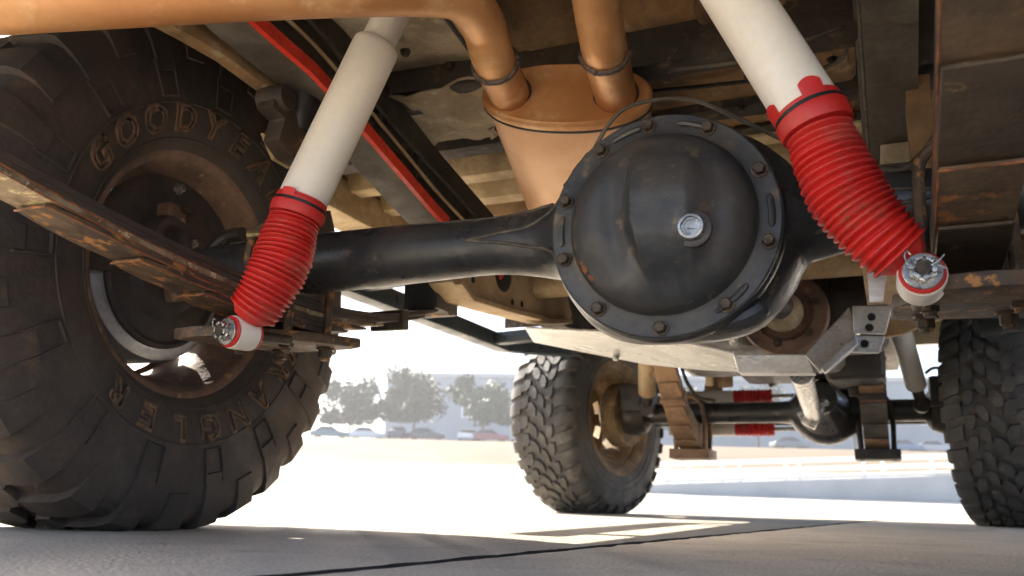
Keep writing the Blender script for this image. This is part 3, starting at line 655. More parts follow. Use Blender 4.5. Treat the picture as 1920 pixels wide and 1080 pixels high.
# ---------------------------------------------------------------- rear shock absorbers
def shock(name_label, eye, bootpts, body0, body1, r_body, r_boot, neck, pin_dir, torn):
    e = group_part('shock_absorber', eye, name_label)
    d = (body1-body0).normalized()
    L = (body1-body0).length
    t = B(); t.lathe(body0, d, [(r_body*.9, 0), (r_body, .004), (r_body, L-.012), (r_body*.97, L-.004), (r_body*.88, L)], 40); t.build('dust_tube', 'white', e)
    t = B(); t.lathe(body1, d, [(neck, -.01), (neck, .09), (neck*.9, .12), (neck*.5, .125)], 32); t.build('upper_neck', 'white', e)
    tp = body1 + d*.10
    t = B(); t.box(tp + V((0, .01, (.945-tp.z)/2)), (.075, .05, .955-tp.z)); t.build('upper_mount', 'frame', e, bevel=.006)
    t = B(); t.lathe(tp + V((0, -.035, 0)), (0, 1, 0), [(.010, 0), (.010, .08)], 12); t.build('upper_bolt', 'bolt', e)
    path = spline(bootpts, 40); ln = [0]
    for a, b_ in zip(path, path[1:]): ln.append(ln[-1] + (b_-a).length)
    tot = ln[-1]; ribs = 21; n = ribs*10; P_, RR = [], []
    k = 0
    for i in range(n+1):
        s = tot*i/n
        while k < len(ln)-2 and ln[k+1] < s: k += 1
        P_.append(path[k].lerp(path[k+1], (s-ln[k])/max(1e-9, ln[k+1]-ln[k])))
        f = i/n
        if f < .16: r = r_body*1.035 + (.0012 if f > .02 else 0) + (.002*math.sin((f-.02)/.14*math.pi) if f > .07 else 0)
        elif f > .945: r = r_boot*(.80 - .25*(f-.945)/.055)
        else:
            g = (f-.16)/.785; ph = (g*ribs + .35*noise.noise(V((g*6, 2, eye.x*5)))) % 1; tri = 1-abs(2*ph-1); tri = math.sin(tri*math.pi/2)**1.2
            env = .95 + .16*math.sin(math.pi*min(1, g*1.05)); r = r_boot*env*(.875 + (.15 + .035*noise.noise(V((int(g*ribs)*1.3, 0, eye.x*9))))*tri)
        RR.append(r)
    bt = B(); bt.tube(P_, RR, 44); boot = bt.build('boot', 'red', e, sharp=60)
    # zip tie round the collar
    i = int(n*.062); fr = frames(P_)[i]
    tz = B(); dd = (P_[i+1]-P_[i-1]).normalized(); tz.lathe(P_[i] - dd*.003, dd, [(r_body*1.03, 0), (r_body*1.10, 0), (r_body*1.10, .006), (r_body*1.03, .006)], 40, cap=False, closed=True)
    hd = P_[i] + (CAM-P_[i]).normalized().cross(dd).normalized()*(r_body*1.08)
    tz.build('cable_tie', 'tie', e)
    if torn:      # split collar: two flaps standing above the tie
        for a0, a1, h in torn:
            f0 = frames(P_)[2]; fl = B(); nn = 14; o_ = P_[0]; u_ = (P_[0]-P_[3]).normalized()
            toc = (CAM-o_); toc = (toc - u_*toc.dot(u_)).normalized(); sde = u_.cross(toc)
            rg = []
            for q in lin(a0, a1, nn):
                dr = toc*math.cos(R(q)) + sde*math.sin(R(q)); hh = h*(.55 + .45*math.sin((q-a0)/(a1-a0)*math.pi)**.7)
                rg.append([o_ + dr*(r_body*1.03) - u_*.012, o_ + dr*(r_body*1.075) - u_*.012, o_ + dr*(r_body*1.13) + u_*hh, o_ + dr*(r_body*1.08) + u_*hh])
            fl.rings(rg); fl.build('collar_flap', 'red', e)
    # lower eye, bushing, castle nut, split pin
    pd = V(pin_dir).normalized()
    q = B(); q.lathe(eye - pd*.017, pd, [(.0195, 0), (.0235, 0), (.0240, .003), (.0240, .031), (.0235, .034), (.0195, .034)], 36, cap=False, closed=True); q.build('lower_eye', 'white', e)
    q = B()
    for s0 in (-.023, .0175): q.lathe(eye + pd*s0, pd, [(.010, 0), (.0212, 0), (.0225, .003), (.0205, .0055), (.010, .0055)], 32, cap=False, closed=True)
    q.lathe(eye - pd*.021, pd, [(.0190, 0), (.0190, .042)], 28); q.build('bushing', 'red', e)
    q = B(); q.lathe(eye + pd*.023, pd, [(.0188, 0), (.0192, .001), (.0192, .003), (.0185, .0035)], 32); q.build('washer', 'zinc', e)
    q = B(); q.tube([eye - pd*.09, eye + pd*.038], .0075, 16); q.build('pin', 'bolt', e)
    q = B(); q.lathe(eye + pd*.0265, pd, [(.0145, 0), (.0145, .007), (.0125, .0075), (.0083, .0075), (.0083, 0)], 6, cap=False, closed=True)
    up_ = V((0, 0, 1)); sd_ = pd.cross(up_).normalized(); up_ = sd_.cross(pd)
    for kk in range(6):
        a = kk*math.pi/3 + .2; c = eye + pd*.0355 + (sd_*math.cos(a) + up_*math.sin(a))*.0105
        rot = Matrix((tuple(sd_*math.cos(a) + up_*math.sin(a)), tuple(up_*math.cos(a) - sd_*math.sin(a)), tuple(pd))).transposed()
        q.box(c, (.0042, .0075, .007), rot)
    q.build('castle_nut', 'zinc', e, bevel=.0006)
    q = B(); c = eye + pd*.0370
    q.tube(spline([c - sd_*.020 + up_*.012, c - sd_*.012 + up_*.004, c, c + sd_*.012 + up_*.003, c + sd_*.016 + up_*.013, c + sd_*.013 + up_*.018, c + sd_*.010 + up_*.014], 5), .0009, 6)
    q.tube(spline([c - sd_*.021 - up_*.003, c - sd_*.012 + up_*.001, c + sd_*.012 + up_*.001], 5), .0009, 6); q.build('split_pin', 'zinc', e)
    return e
eyeL = at(452, 625, Y=.958); eyeR = at(1728, 524, Y=.955)
bL0, bL1 = at(563, 385, Y=.985), at(708, 82, Y=1.02)
shock('left rear shock absorber, white tube and torn red bellows boot', eyeL,
      [at(567, 375, Y=.984), at(553, 412, Y=.980), at(540, 450, Y=.975), at(524, 500, Y=.968), at(494, 555, Y=.960), at(464, 598, Y=.957)], bL0, bL1, .0365, .0378, .027, (-.18, -1, -.05), [(-50, -20, .003)])
bR0, bR1 = at(1523, 220, Y=.935), at(1330, -85, Y=.925)
shock('right rear shock absorber, white tube and big curved red boot with split collar', eyeR,
      [at(1512, 200, Y=.936), at(1532, 240, Y=.935), at(1556, 300, Y=.936), at(1592, 372, Y=.940), at(1648, 440, Y=.946), at(1706, 492, Y=.954)], bR0, bR1, .0365, .0368, .027, (.02, -1, .10), [(-84, -46, .012), (2, 38, .013)])

# ---------------------------------------------------------------- exhaust
mf = group_part('muffler', at(1060, 175, Y=1.22), 'copper brown oval muffler hanging above the axle')
c0, c1 = at(1059, 176, Y=1.22), at(1128, 450, Y=1.72)
da = (c1-c0).normalized(); sx = V((1, 0, 0)); sx = (sx - da*sx.dot(da)).normalized(); sy = sx.cross(da).normalized()
tilt = R(-4); sx, sy = sx*math.cos(tilt) + sy*math.sin(tilt), sy*math.cos(tilt) - sx*math.sin(tilt)
def oval(c, a, bb, n=64): return [c + sx*(a*math.copysign(abs(math.cos(t))**.92, math.cos(t))) + sy*(bb*math.copysign(abs(math.sin(t))**.92, math.sin(t))) for t in (2*math.pi*j/n for j in range(n))]
MA, MB_ = .142, .062
b = B(); b.rings([oval(c0 + da*.012, MA-.006, MB_-.006), oval(c0 + da*.03, MA-.005, MB_-.005), oval(c1, MA-.005, MB_-.005)]); b.build('shell', 'muffler', mf)
b = B(); b.rings([oval(c0 + da*.017, MA, MB_), oval(c0 + da*.002, MA+.001, MB_+.001), oval(c0 - da*.003, MA-.004, MB_-.004), oval(c0 - da*.0015, MA-.010, MB_-.010), oval(c0 + da*.001, MA-.016, MB_-.016)]); b.build('end_cap', 'exhaust', mf, sharp=50)
b = B(); b.tube(oval(c0 + da*.0200, MA-.0025, MB_-.0025), .0042, 8, closed=True); b.build('seam', 'tie', mf)
def pipe(pts, r, label, clamps):
    e = group_part('exhaust_pipe', pts[0], label); path = spline(pts, 10)
    b = B(); b.tube(path, r, 36); b.build('pipe', 'exhaust', e)
    d = (path[3]-path[0]).normalized()
    b = B(); b.lathe(path[0] + d*.004, d, [(r, -.006), (r+.006, 0), (r+.003, .007), (r, .009)], 36, cap=False); b.build('weld_bead', 'weld', e)
    for k in clamps:
        p, q = path[k], path[k+1]; d = (q-p).normalized(); rr = r + .0015
        b = B(); fr = frames([p - d*.001, p + d*.001])[0]; nn = 60
        b.tube([p + (fr[1]*math.cos(a) + fr[2]*math.sin(a))*rr + d*noise.noise(V((a*3, 0, k)))*.003 for a in (2*math.pi*j/nn for j in range(nn))], [.0046 + .0022*noise.noise(V((j*.9, k, 0))) for j in range(nn)], 8, closed=True)
        b.build('weld_band', 'weld', e)
pin1, pin2 = c0 + sx*-.094 + sy*.0, c0 + sx*.084
print('muffler', c0, c1, pin1, pin2)
pr = .0335
q1 = pin1 - da*.10
pipe([pin1 + da*.01, at(926, 112, Y=1.09), at(906, 48, Y=1.03), at(868, -2, Y=.955), at(800, -16, Y=.90), at(600, -17, Y=.79), at(300, -4, Y=.69), at(0, 12, Y=.60), at(-300, 30, Y=.52)], pr, 'long copper tailpipe running left above the tyre', (9,))
pipe([pin2 + da*.01, at(1133, 90, Y=1.09), at(1118, 0, Y=1.02), at(1104, -90, Y=.95), V((-.30, .86, .735)), V((-.16, .78, .72)), V((.06, .70, .70)), V((.30, .58, .69)), V((.56, .48, .69))], pr, 'short copper exhaust pipe rising from the right of the muffler', (9,))

# ---------------------------------------------------------------- frame rails and underbody
RAIL = [(.34, .80), (.55, .79), (.91, .737), (1.05, .728), (1.47, .625), (1.80, .565), (2.3, .545), (2.9, .60), (3.4, .69), (4.7, .69)]
def railz(y):
    for (a, va), (b_, vb) in zip(RAIL, RAIL[1:]):
        if y <= b_: return va + (vb-va)*(y-a)/(b_-a)
    return RAIL[-1][1]
for X, lab in ((-.855, 'left frame rail arching over the rear axle'), (.050, 'right frame rail arching over the rear axle')):
    e = group_part('frame_rail', (X, 2.4, .6), lab)
    sgn = 1 if X < CX else -1            # direction of the inside
    ys = lin(.34, 4.42, 60)
    b = B(); b.beam([(X, y, railz(y)+.080) for y in ys], .058, .150); b.build('web', 'frame', e, bevel=.004)
    b = B(); b.beam([(X+sgn*.004, y, railz(y)) for y in ys], .070, .006); b.build('lower_flange', 'grey_flange', e)
    if X < CX:
        b = B(); b.beam([(X+sgn*.046, y, railz(y)+.004) for y in ys if .5 < y < 1.56], .010, .022); b.build('red_strip', 'red_bar', e)
    else:
        b = B(); b.plate([at(1652, 168, Y=1.42), at(1718, 166, Y=1.42), at(1708, 298, Y=1.42), at(1650, 304, Y=1.42)], (0, .012, 0)); b.build('hanger_face', 'tan_panel', e, bevel=.001)
    for y in (.95, 1.25, 1.9, 2.2, 2.6):
        b = B(); b.hexbolt((X+sgn*.029, y, railz(y)+.07), (sgn, 0, 0), .009, .012); b.build('rail_bolt', 'bolt', e)
# boxed lower frame section carrying the spring hangers
for X, s, lab in ((-.835, 1, 'dusty tan boxed frame section with bolt holes'), (2*CX+.835, -1, 'dusty tan boxed frame section on the right')):
    e = group_part('frame_outrigger', (X, 1.9, .55), lab)
    side = [(1.545, .500), (1.62, .475), (1.80, .490), (2.10, .520), (2.27, .548), (2.30, .58), (2.22, .68), (1.9, .70), (1.7, .62), (1.60, .60), (1.545, .58)]
    b = B(); b.prism(side, (X-.03, 0, 0), (0, 1, 0), (0, 0, 1), .06)
    b.build('box', 'frame_tan', e, bevel=.005)
    low = [(y, z) for y, z in ((1.56, .494), (1.62, .472), (1.80, .486), (2.10, .516), (2.26, .546))]
    b = B(); b.beam([(X+s*.034, y, z+.008) for y, z in low], .022, .012); b.build('flange_lip', 'frame_tan', e, bevel=.002)
    for y, z in ((1.64, .515), (1.86, .512), (1.92, .52)):
        b = B(); b.lathe((X+s*.0301, y, z+.012), (s, 0, 0), [(.008, 0), (.008, .0012), (.0062, .0012), (.0058, .0006), (.0, .0006)], 16); b.build('bolt_hole', 'joint', e)
    b = B(); b.lathe((X+s*.0300, 1.80, .585), (s, 0, 0), [(.048, 0), (.048, .0015), (.0, .0015)], 28); b.build('access_hole', 'joint', e)
    if s > 0:
        b = B(); b.tube([V((X+.033, 1.775, .565)), V((X+.033, 1.825, .612))], .0065, 10); b.build('red_hose', 'red_bar', e)
b = B(); b.tube([(-.82, 2.02, .60), (.02, 2.02, .60)], .032, 20); b.build('cross_tube', 'frame_tan', truck, label='tan tubular crossmember behind the differential')
# floor
fl = group_part('floor_pan', (CX, 1.8, .9), 'rusty brown underside of the load floor with cross ribs')
b = B(); b.box((CX, 1.24, .955), (1.16, 1.66, .02)); b.build('rear_floor', 'floor', fl)
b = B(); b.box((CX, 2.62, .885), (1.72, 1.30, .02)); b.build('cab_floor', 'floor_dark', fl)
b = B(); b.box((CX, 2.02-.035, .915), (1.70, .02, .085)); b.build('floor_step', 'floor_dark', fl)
for y in (1.62, 1.78, 1.94):
    b = B(); pts = [(-.05, .045), (-.026, 0), (.026, 0), (.05, .045)]
    b.prism(pts, (CX-1.0, y, .82), (0, 1, 0), (0, 0, 1), 2.0); b.build('floor_rib', 'rib' if y > 1.7 else 'floor_dark', fl, bevel=.003)
for y in (2.12, 2.32, 2.52, 2.72, 2.92):
    b = B(); pts = [(-.05, .04), (-.026, 0), (.026, 0), (.05, .04)]
    b.prism(pts, (CX-.83, y, .832), (0, 1, 0), (0, 0, 1), 1.66); b.build('floor_rib', 'floor', fl, bevel=.003)
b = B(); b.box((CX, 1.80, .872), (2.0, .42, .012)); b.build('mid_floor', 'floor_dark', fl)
# dusty torn heat shield panels on the left, brown tank on the right
def crumple(name, pts, m, seed, n=16, thick=.003, amp=.010):
    a, b_, c, d = [V(p) for p in pts]; B_ = B(); vs = []
    nn = (b_-a).cross(d-a).normalized()
    for i in range(n+1):
        for j in range(n+1):
            u, v = i/n, j/n; p = (a*(1-u)+b_*u)*(1-v) + (d*(1-u)+c*u)*v
            e = noise.noise(V((u*2.1, v*2.1, seed)))*amp + abs(noise.noise(V((u*4, v*4, seed+5))))*amp*.6
            if i == n: p = p + (a-b_).normalized()*abs(noise.noise(V((v*7, seed, 0))))*.06
            if j == n: p = p + (a-d).normalized()*abs(noise.noise(V((u*7, seed, 9))))*.05
            vs.append(p + nn*e)
    k = (n+1)**2; vs += [p + nn*thick for p in vs[:k]]
    fs = []
    for i in range(n):
        for j in range(n):
            q = (i*(n+1)+j, (i+1)*(n+1)+j, (i+1)*(n+1)+j+1, i*(n+1)+j+1); fs += [q[::-1], tuple(x+k for x in q)]
    B_.add(vs, fs); return B_.build(name, m, fl, sharp=45)
crumple('heat_shield', [at(590, 40, Z=.86), at(930, -30, Z=.86), at(935, 175, Z=.86), at(720, 200, Z=.86)], 'tan_panel', 1.5, amp=.012)
crumple('heat_shield', [at(700, 190, Z=.80), at(960, 150, Z=.80), at(935, 262, Z=.81), at(760, 285, Z=.80)], 'tan_panel', 4.2, amp=.02)
b = B(); b.box(at(800, 170, Z=.835), (.46, .10, .05), Matrix.Rotation(R(3), 3, 'Z')); b.build('floor_brace', 'floor_dark', fl, bevel=.006)
tk = group_part('fuel_tank', (-.2, 1.55, .85), 'brown rusty tank above the differential')
b = B(); b.box((-.20, 1.58, .885), (.40, .52, .10)); b.build('tank_shell', 'floor', tk, bevel=.02, segs=3)
for y in (1.38, 1.74):
    b = B(); b.box((-.20, y, .828), (.44, .05, .006)); b.build('tank_strap', 'floor_dark', tk)
for px, py in ((1405, 142), (1265, 68), (1285, 86)):
    b = B(); b.hexbolt(at(px, py, Z=.834), (0, 0, -1), .008, .01); b.build('tank_bolt', 'bolt', tk)
b = B(); b.box((-.25, 1.30, .80), (.60, .06, .07)); b.build('rear_crossmember', 'floor_dark', truck, bevel=.008, label='dark crossmember above the axle')
# bump stop and bracket beside the left rail
bs = group_part('bump_stop', at(510, 230, X=-.88), 'dark rubber bump stop bracket next to the left tyre')
b = B(); b.plate([at(x, y, X=-.90) for x, y in ((478, 205), (492, 172), (520, 165), (550, 172), (584, 218), (562, 292), (541, 312), (516, 300), (491, 266), (502, 228))], (.035, 0, 0)); b.build('bracket', 'spring_dark', bs, bevel=.006)
b = B(); b.lathe(at(500, 190, X=-.90), (1, 0, 0), [(.012, -.01), (.022, -.006), (.024, .02), (.02, .045)], 20); b.build('boss', 'spring_dark', bs)
b = B(); b.plate([at(x, y, X=-.91) for x, y in ((487, 250), (508, 300), (538, 317), (546, 300), (508, 262))], (.008, 0, 0)); b.build('corner_tab', 'rib', bs, bevel=.002)
b = B(); b.beam([at(250, 0, X=-.93), at(340, 48, X=-.93), at(420, 95, X=-.92), at(480, 140, X=-.91), at(560, 200, X=-.90)], .03, .035); b.build('arm', 'floor', bs, bevel=.006)
b = B(); b.lathe((-.875, 1.10, .66), (0, 0, 1), [(.02, 0), (.034, .03), (.036, .07), (.04, .08)], 24); b.build('rubber', 'tie', bs)
# wires
b = B(); b.tube(spline([at(566, 40, Y=1.2), at(580, 75, Y=1.2), at(610, 110, Y=1.22), at(690, 185, Y=1.25), at(730, 260, Y=1.3), at(770, 320, Y=1.4), at(786, 372, Y=1.45)], 6), .0022, 6); b.build('wire', 'hose', truck, label='thin loose wire under the left floor')
b = B(); b.tube(spline([at(1640, 316, Y=1.25), at(1690, 318, Y=1.25), at(1735, 282, Y=1.22), at(1772, 225, Y=1.2), at(1800, 190, Y=1.2)], 6), .0048, 8); b.build('brake_hose', 'hose', truck, label='thin tan hose beside the right red boot')
# right hand dark brackets behind the boot
b = B(); b.box(at(1735, 330, Y=1.32), (.035, .05, .30)); b.build('strut', 'floor', truck, bevel=.004, label='narrow brown strut behind the right boot')
b = B(); b.box(at(1740, 60, Y=1.35), (.11, .10, .16)); b.build('hanger_block', 'floor_dark', truck, bevel=.02, label='dark block beside the right frame rail')
b = B(); b.plate([at(1626, 505, Y=1.02), at(1664, 505, Y=1.02), at(1656, 565, Y=1.02), at(1630, 566, Y=1.02)], (0, .006, 0)); b.build('bracket_tab', 'alu', truck, label='pale tab below the right red boot')
# ---------------------------------------------------------------- bare metal crossmember, gearbox, driveshafts
cm = group_part('skid_crossmember', at(1400, 680, Y=2.0), 'bare bright metal gearbox crossmember bent up at its right end')
def strip(name, top, bot, off, m='alu', par=cm, bevel=.002):
    b = B(); n = len(top); vs = [V(p) for p in top] + [V(p) for p in bot]
    off = V(off); vs2 = [p + off for p in vs]
    fs = [(i, i+1, n+i+1, n+i) for i in range(n-1)]; k = 2*n
    fs2 = [tuple(x+k for x in f)[::-1] for f in fs]
    lp = list(range(n)) + list(range(2*n-1, n-1, -1)); sd = [(lp[i], lp[(i+1) % len(lp)], lp[(i+1) % len(lp)]+k, lp[i]+k) for i in range(len(lp))]
    b.add(vs+vs2, fs+fs2+sd); return b.build(name, m, par, bevel=bevel, segs=1)
# underside plate: near edge (top in view) and far edge (bottom in view)
strip('bottom_plate', [at(985, 618, Y=2.02), at(1190, 626, Y=2.0), at(1300, 648, Y=1.97), at(1378, 664, Y=1.95)],
      [at(1000, 642, Y=2.30), at(1212, 684, Y=2.22), at(1310, 694, Y=2.16), at(1400, 699, Y=2.12)], (0, 0, .008))
strip('lower_bar', [at(1374, 664, Y=1.95), at(1512, 664, Y=1.93)], [at(1384, 699.5, Y=1.95), at(1528, 699, Y=1.93)], (0, .05, 0))
strip('rising_arm', [at(1508, 666, Y=1.928), at(1592, 575, Y=1.96)], [at(1536, 697, Y=1.928), at(1612, 622, Y=1.96)], (0, .04, 0))
strip('arm_lip', [at(1538, 690, Y=1.90), at(1604, 626, Y=1.93)], [at(1546, 699, Y=1.90), at(1610, 645, Y=1.93)], (0, .03, 0))
strip('end_plate', [at(1598, 573, Y=1.955), at(1674, 573, Y=1.955)], [at(1600, 624, Y=1.955), at(1660, 626, Y=1.955)], (0, .012, 0))
strip('end_plate', [at(1600, 628, Y=1.958), at(1660, 630, Y=1.958)], [at(1588, 660, Y=1.958), at(1648, 662, Y=1.958)], (0, .012, 0))
for px, py in ((1634, 594), (1630, 614), (1621, 644)):
    b = B(); b.lathe(at(px, py, Y=1.952), (0, -1, 0), [(.0085, -.002), (.0085, .0), (.007, .001), (.0, .001)], 12); b.build('plate_hole', 'joint', cm)
b = B(); b.hexbolt(at(1155, 668, Y=2.16), (0, -.2, -1), .008, .011); b.hexbolt(at(1376, 640, Y=1.98), (0, -1, -.2), .008, .011); b.build('plate_bolt', 'zinc', cm)
b = B(); b.plate([at(1662, 580, Y=2.05), at(1700, 585, Y=2.05), at(1775, 592, Y=2.1), at(1690, 625, Y=2.05), at(1655, 632, Y=2.05)], (0, .03, 0)); b.build('gusset', 'yellow_steel', cm, bevel=.003)
gb = group_part('gearbox', (-.30, 2.45, .60), 'dark greasy gearbox and transfer case')
b = B(); b.box((-.36, 2.62, .63), (.52, .95, .28)); b.build('gearbox_case', 'dark_metal', gb, bevel=.06, segs=3)
b = B(); b.box((-.16, 2.32, .56), (.38, .26, .22)); b.build('transfer_case', 'dark_metal', gb, bevel=.05, segs=3)
b = B(); b.box((-.34, 3.5, .72), (.44, .9, .30)); b.build('oil_pan', 'dark_metal', gb, bevel=.06, segs=3)
yc_ = at(1470, 588, Y=2.12)
b = B(); b.lathe(yc_, (0, -1, .0), [(.102, -.02), (.105, 0), (.100, .012), (.070, .014), (.06, .004), (.03, .004)], 40); b.build('brake_disc', 'rim_rust', gb)
for k in range(6):
    a = k*math.pi/3+.3; b = B(); b.hexbolt(yc_ + V((.075*math.cos(a), -.012, .075*math.sin(a))), (0, -1, 0), .008, .012); b.build('flange_bolt', 'bolt', gb)
ds = group_part('rear_driveshaft', (-.24, 1.8, .5), 'rear driveshaft ending in a tan yoke behind the differential')
b = B(); b.tube([(DX+.004, 1.42, DZ+.03), yc_ + V((0, -.10, 0))], .032, 24); b.build('shaft', 'dark_metal', ds)
b = B(); b.lathe(yc_ + V((0, -.015, 0)), (-.15, -1, -.02), [(.05, 0), (.046, .03), (.034, .05), (.034, .07)], 24); yk = at(1425, 578, Y=2.03)
b.box(yk, (.05, .045, .075), Matrix.Rotation(.4, 3, 'Y')); b.lathe(yk + V((-.03, 0, 0)), (1, 0, 0), [(.016, 0), (.016, .06)], 16); b.build('yoke', 'tan_panel', ds, bevel=.006)
# ---------------------------------------------------------------- front axle
FAY, FAZ = 3.82, .440
fa = group_part('front_axle', (CX, FAY, FAZ), 'black front axle with its differential housing to the right of centre')
FD = at(1545, 768, Y=3.70)
def front_housing():
    b = B(); rg = []; n = 28; RC = .135
    for x in lin(-1.02, -.45, 10) + lin(-.44, .02, 40) + lin(.03, .22, 6):
        dx = x-FD.x; c = math.sqrt(max(0, RC*RC-dx*dx)) if abs(dx) < RC else -.6*(abs(dx)-RC)
        zt = smax(FD.z+c, FAZ+.045, .09); zb = -smax(-(FD.z-c), -(FAZ-.045), .09); f = max(0, 1-max(0, abs(dx)-.06)/.13); hy = .045*(1-f)+.12*f
        rg.append([V((x, FAY - hy*math.cos(t), (zt+zb)/2 + (zt-zb)/2*math.sin(t))) for t in (2*math.pi*j/n for j in range(n))])
    b.rings(rg); return b
front_housing().build('housing', 'black_paint', fa, sharp=50)
b = B(); b.lathe(FD + V((0, .03, 0)), (0, -1, .12), [(.105, 0), (.075, .09), (.055, .16), (.05, .2), (.062, .2), (.062, .225), (.03, .23)], 28); b.build('pinion_snout', 'black_paint', fa)
for s, X in ((1, -1.02), (-1, 2*CX+1.02)):
    b = B(); b.lathe((X, FAY, FAZ), (s, 0, 0), [(.09, -.05), (.095, 0), (.08, .04), (.05, .06)], 28); b.build('knuckle', 'dark_metal', fa)
    b = B(); b.lathe((X-s*.04, FAY+.01, FAZ), (-s*.97, s*.25*s, 0), [(.14, 0), (.145, .01), (.145, .07), (.12, .09)], 40); b.build('brake_disc', 'rim_mud', fa)
    b = B(); b.box((X+s*.0, FAY-.10, FAZ+.06), (.09, .08, .12)); b.build('caliper', 'dark_metal', fa, bevel=.015)
for z, y in ((.530, 4.00), (.385, 4.02)):
    e = group_part('steering_damper', (-.6, y, z), ('upper' if z > .45 else 'lower') + ' steering damper with red boot behind the front axle')
    b = B(); b.tube([(-.92, y, z), (-.62, y, z)], .030, 20); b.build('body', 'white', e)
    pth = [V((-.62 + .17*i/120, y, z)) for i in range(121)]
    b = B(); b.tube(pth, [.031*(.88 + .16*(1-abs(2*((i/120*10) % 1)-1))) for i in range(121)], 24); b.build('boot', 'red', e)
    b = B(); b.tube([(-.46, y, z), (-.12, y, z)], .009, 10); b.build('rod', 'zinc', e)
b = B(); b.tube([(-1.0, 4.06, .42), (.20, 4.06, .42)], .016, 12); b.build('tie_rod', 'dark_metal', fa)
FENDS = [(3.18, 4.46), (3.26, 4.38), (3.36, 4.28), (3.46, 4.18), (3.56, 4.08), (3.66, 3.98)]
def fspring(X, lab, mats):
    e = leaf_spring('leaf_spring', X, X, FAY, .375, .80, .84, FENDS, .092, .0165, lab, mats)
    b = B(); b.box((X, FAY, .262), (.17, .19, .04)); b.build('spring_plate', mats[0], e, bevel=.003)
    for y in (3.44,):
        z = .375 + .84*(y-FAY)**2
        b = B(); b.box((X, y, z-.022), (.098, .022, .064), Matrix.Rotation(-math.atan(.84*2*(FAY-y)), 3, 'X')); b.build('spring_clip', 'frame' if X > CX else 'spring_light', e, bevel=.003)
    for dy in (-.06, .06):
        b = B(); b.tube(spline([(X-.06, FAY+dy, .24), (X-.06, FAY+dy, .45), (X, FAY+dy, .51), (X+.06, FAY+dy, .45), (X+.06, FAY+dy, .24)], 5), .010, 8); b.build('u_bolt', mats[0], e)
    b = B(); b.box((X, 3.18, .76), (.10, .09, .13)); b.build('hanger', 'frame', e, bevel=.006)
    for s in (-1, 1):
        b = B(); b.hexbolt((X+s*.045, 3.14, .74), (s, 0, 0), .012, .016); b.hexbolt((X+s*.02, 3.13, .76), (0, -1, 0), .012, .016); b.build('hanger_bolt', 'zinc', e)
    return e
fspring(-.775, 'rust brown left front leaf spring beside the left front wheel', ['spring_light'])
fspring(2*CX+.775, 'dark right front leaf spring pack with black bottom plate', ['frame', 'grey_flange', 'spring_light', 'grey_flange', 'grey_flange', 'spring_light'])
def fshock(a, b_, lab, m_='white'):
    e = group_part('shock_absorber', b_, lab); a, b_ = V(a), V(b_); d = (b_-a).normalized(); L = (b_-a).length
    b = B(); b.lathe(a, d, [(.030, 0), (.038, .01), (.038, L*.80), (.032, L*.82)], 28); b.build('tube', m_, e)
    b = B(); b.lathe(a + d*L*.8, d, [(.022, 0), (.022, L*.2)], 20); b.build('rod_end', 'dark_metal', e)
    b = B(); b.lathe(b_ + V((0, .03, 0)), (0, -1, 0), [(.032, 0), (.032, .06)], 20); b.build('lower_eye', 'dark_metal', e)
fshock((.065, 3.42, .78), (.140, 3.70, .45), 'pale right front shock absorber hanging beside the tyre')
fshock((2*CX-.065, 3.42, .78), (2*CX-.140, 3.70, .45), 'dull left front shock absorber behind the spring', 'frame_tan')
b = B(); b.tube(spline([at(1278, 690, Y=3.5), at(1290, 720, Y=3.55), at(1310, 745, Y=3.6), at(1340, 752, Y=3.65)], 6), .008, 8); b.build('brake_hose', 'hose', fa)
b = B(); b.tube(spline([at(1735, 700, Y=3.6), at(1750, 690, Y=3.6), at(1775, 692, Y=3.6)], 6), .006, 8); b.build('brake_hose', 'hose', fa)
for a in (at(1440, 720, Y=3.9),): 
    b = B(); b.tube([a, at(1490, 690, Y=3.9)], .02, 10); b.build('drag_link', 'dark_metal', fa)
for px, py, Y, sx_, sz_, m_ in ((1228, 690, 3.55, .05, .09, 'spring_light'), (1360, 715, 3.62, .06, .05, 'spring_light'), (1330, 700, 3.5, .03, .10, 'frame_tan'), (1590, 690, 3.3, .05, .04, 'alu'), (1600, 720, 3.45, .035, .09, 'frame')):
    b = B(); b.box(at(px, py, Y=Y), (sx_, .03, sz_)); b.build('axle_bracket', m_, fa, bevel=.006)
for px, py, Y in ((1205, 655, 3.3), (1232, 668, 3.3), (1250, 700, 3.4), (1580, 702, 3.3)):
    b = B(); b.hexbolt(at(px, py, Y=Y), (0, -1, 0), .011, .016); b.build('axle_bolt', 'zinc', fa)
b = B(); b.tube(spline([(-.74, 3.62, .62), (-.55, 3.58, .64), (-.30, 3.56, .66), (-.05, 3.58, .64), (.02, 3.62, .62)], 6), .012, 10); b.build('sway_bar', 'dark_metal', fa)
e = group_part('front_driveshaft', (-.2, 3.0, .5), 'bright steel front driveshaft running to the front differential')
pA, pB = at(1502, 700, Y=2.35), FD + V((-.03, -.24, .0)); pB = at(1524, 776, Y=3.40)
b = B(); b.tube([pA, pB], .030, 24); b.build('shaft', 'zinc', e)
b = B(); b.box(pB + V((0, .03, -.005)), (.05, .07, .09), Matrix.Rotation(.5, 3, 'Y')); b.lathe(pB + V((-.055, .04, 0)), (1, 0, .5), [(.017, 0), (.017, .12)], 14); b.build('universal_joint', 'zinc', e, bevel=.006)
b = B(); b.box((-.08, 3.35, .60), (.20, .30, .22)); b.build('steering_box', 'dark_metal', truck, bevel=.03, segs=3, label='dark steering box above the front axle')

